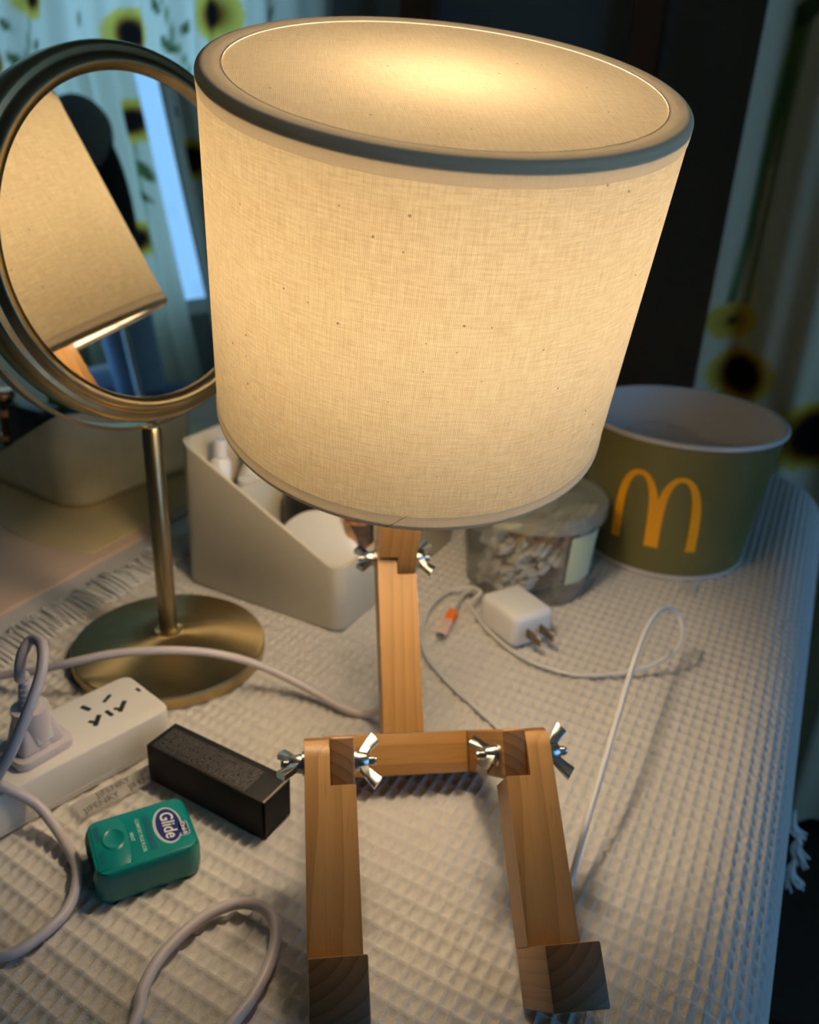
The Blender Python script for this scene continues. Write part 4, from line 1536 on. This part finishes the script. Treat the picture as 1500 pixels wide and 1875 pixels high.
# ------------------------------------------------------------------ dental floss box
fa = math.radians(29)
fx = np.array([math.cos(fa), math.sin(fa), 0])
fy = np.array([-fx[1], fx[0], 0])
FC = np.array([-.1295, .3235, 0])
FLOSS = thing('floss_box', FC, 'teal dental floss box with a navy oval logo on the cloth', 'floss box')
FM = frame(FC, fx, fy, (0, 0, 1))
FLN, FWD, FHT = .0530, .0400, .0200
V, Fs = [], []
rows = [(.0, .93, .006), (.0012, .975, .0075), (.004, 1.0, .0085), (.0145, 1.0, .0085), (.0185, .965, .0075), (.0198, .93, .006), (.0201, .86, .005)]
nn = None
for z, k, r in rows:
    Pq = rrect(FLN * k, FWD * k, r, 7)
    nn = len(Pq)
    # notch in the left end (thumb dip)
    V += [((x + (.0022 if x < -FLN * k / 2 + .001 and abs(y) < FWD * .3 else 0)), y, z) for x, y in Pq]
Fs = [[i * nn + k, i * nn + (k + 1) % nn, (i + 1) * nn + (k + 1) % nn, (i + 1) * nn + k] for i in range(len(rows) - 1) for k in range(nn)]
Fs += [[k for k in range(nn)][::-1], [(len(rows) - 1) * nn + k for k in range(nn)]]
mesh('case', V, Fs, MAT['teal'], FM, FLOSS, smooth=50)
ZT = FHT + .0001
# raised flip lid with a curved edge on the left part
lid = [(-.0235, -.0165), (-.0085, -.0165), (-.0065, -.010), (-.0060, 0), (-.0065, .010), (-.0085, .0165), (-.0235, .0165)]
prism('flip_lid', lid, FHT - .001, FHT + .0004, MAT['teal'], FM, FLOSS, .0005)
lathe('thumb_dip', [(0, 0), (.0042, .0003), (.0050, .0008), (.0056, .0003), (.006, 0)], MAT['teal'], FM @ Matrix.Translation((-.0135, .002, FHT + .0003)) @ Matrix.Scale(1.3, 4, (0, 1, 0)), FLOSS, 32)
# oval emblem
RZ = Matrix.Rotation(-math.pi / 2, 4, 'Z')


def oval(name, cx, cy, a, b, z, mat, parent):
    return prism(name, [(cx + a * math.cos(t), cy + b * math.sin(t)) for t in np.linspace(0, 2 * math.pi, 49)[:-1]], z, z + .00012, mat, FM, parent)


em = oval('emblem', .0135, .0005, .0072, .0132, ZT, MAT['silverink'], FLOSS)
oval('emblem_field', .0138, .0005, .0060, .0119, ZT + .00008, MAT['navy'], em)
text('lettering', 'Glide', .0092, MAT['whiteink'], FM @ Matrix.Translation((.0138, .0006, ZT + .00026)) @ RZ, em, .00012, .15, 1.0, .00004, sx=.96)
prism('maker_badge', rrect(.0050, .0098, .0014, 4, .0205, -.0052), ZT, ZT + .00014, MAT['silverink'], FM, FLOSS)
prism('badge_field', rrect(.0042, .0090, .0011, 4, .0205, -.0052), ZT + .0001, ZT + .0002, MAT['navy'], FM, FLOSS)
text('lettering', 'Oral-B', .0031, MAT['whiteink'], FM @ Matrix.Translation((.0205, -.0052, ZT + .00026)) @ RZ, FLOSS, .00008, 0, 1, .00003)
prism('print_bar', rrect(.0030, .0240, .0003, 2, .0040, -.0005), ZT, ZT + .0001, MAT['tealdark'], FM, FLOSS)
text('lettering', 'COMFORT PLUS FLOSS', .0025, MAT['mintink'], FM @ Matrix.Translation((-.0005, -.0005, ZT + .0001)) @ RZ, FLOSS, .00004, 0, .92, .00003)
text('lettering', 'MINT', .0026, MAT['mintink'], FM @ Matrix.Translation((-.0047, 0, ZT + .0001)) @ RZ, FLOSS, .00004, 0, 1, .00003)
prism('print_bar', rrect(.0022, .0100, .0003, 2, -.0205, .009), FHT + .0004, FHT + .0005, MAT['tealdark'], FM, FLOSS)
prism('print_bar', rrect(.0022, .0070, .0003, 2, -.0205, -.008), FHT + .0004, FHT + .0005, MAT['tealdark'], FM, FLOSS)
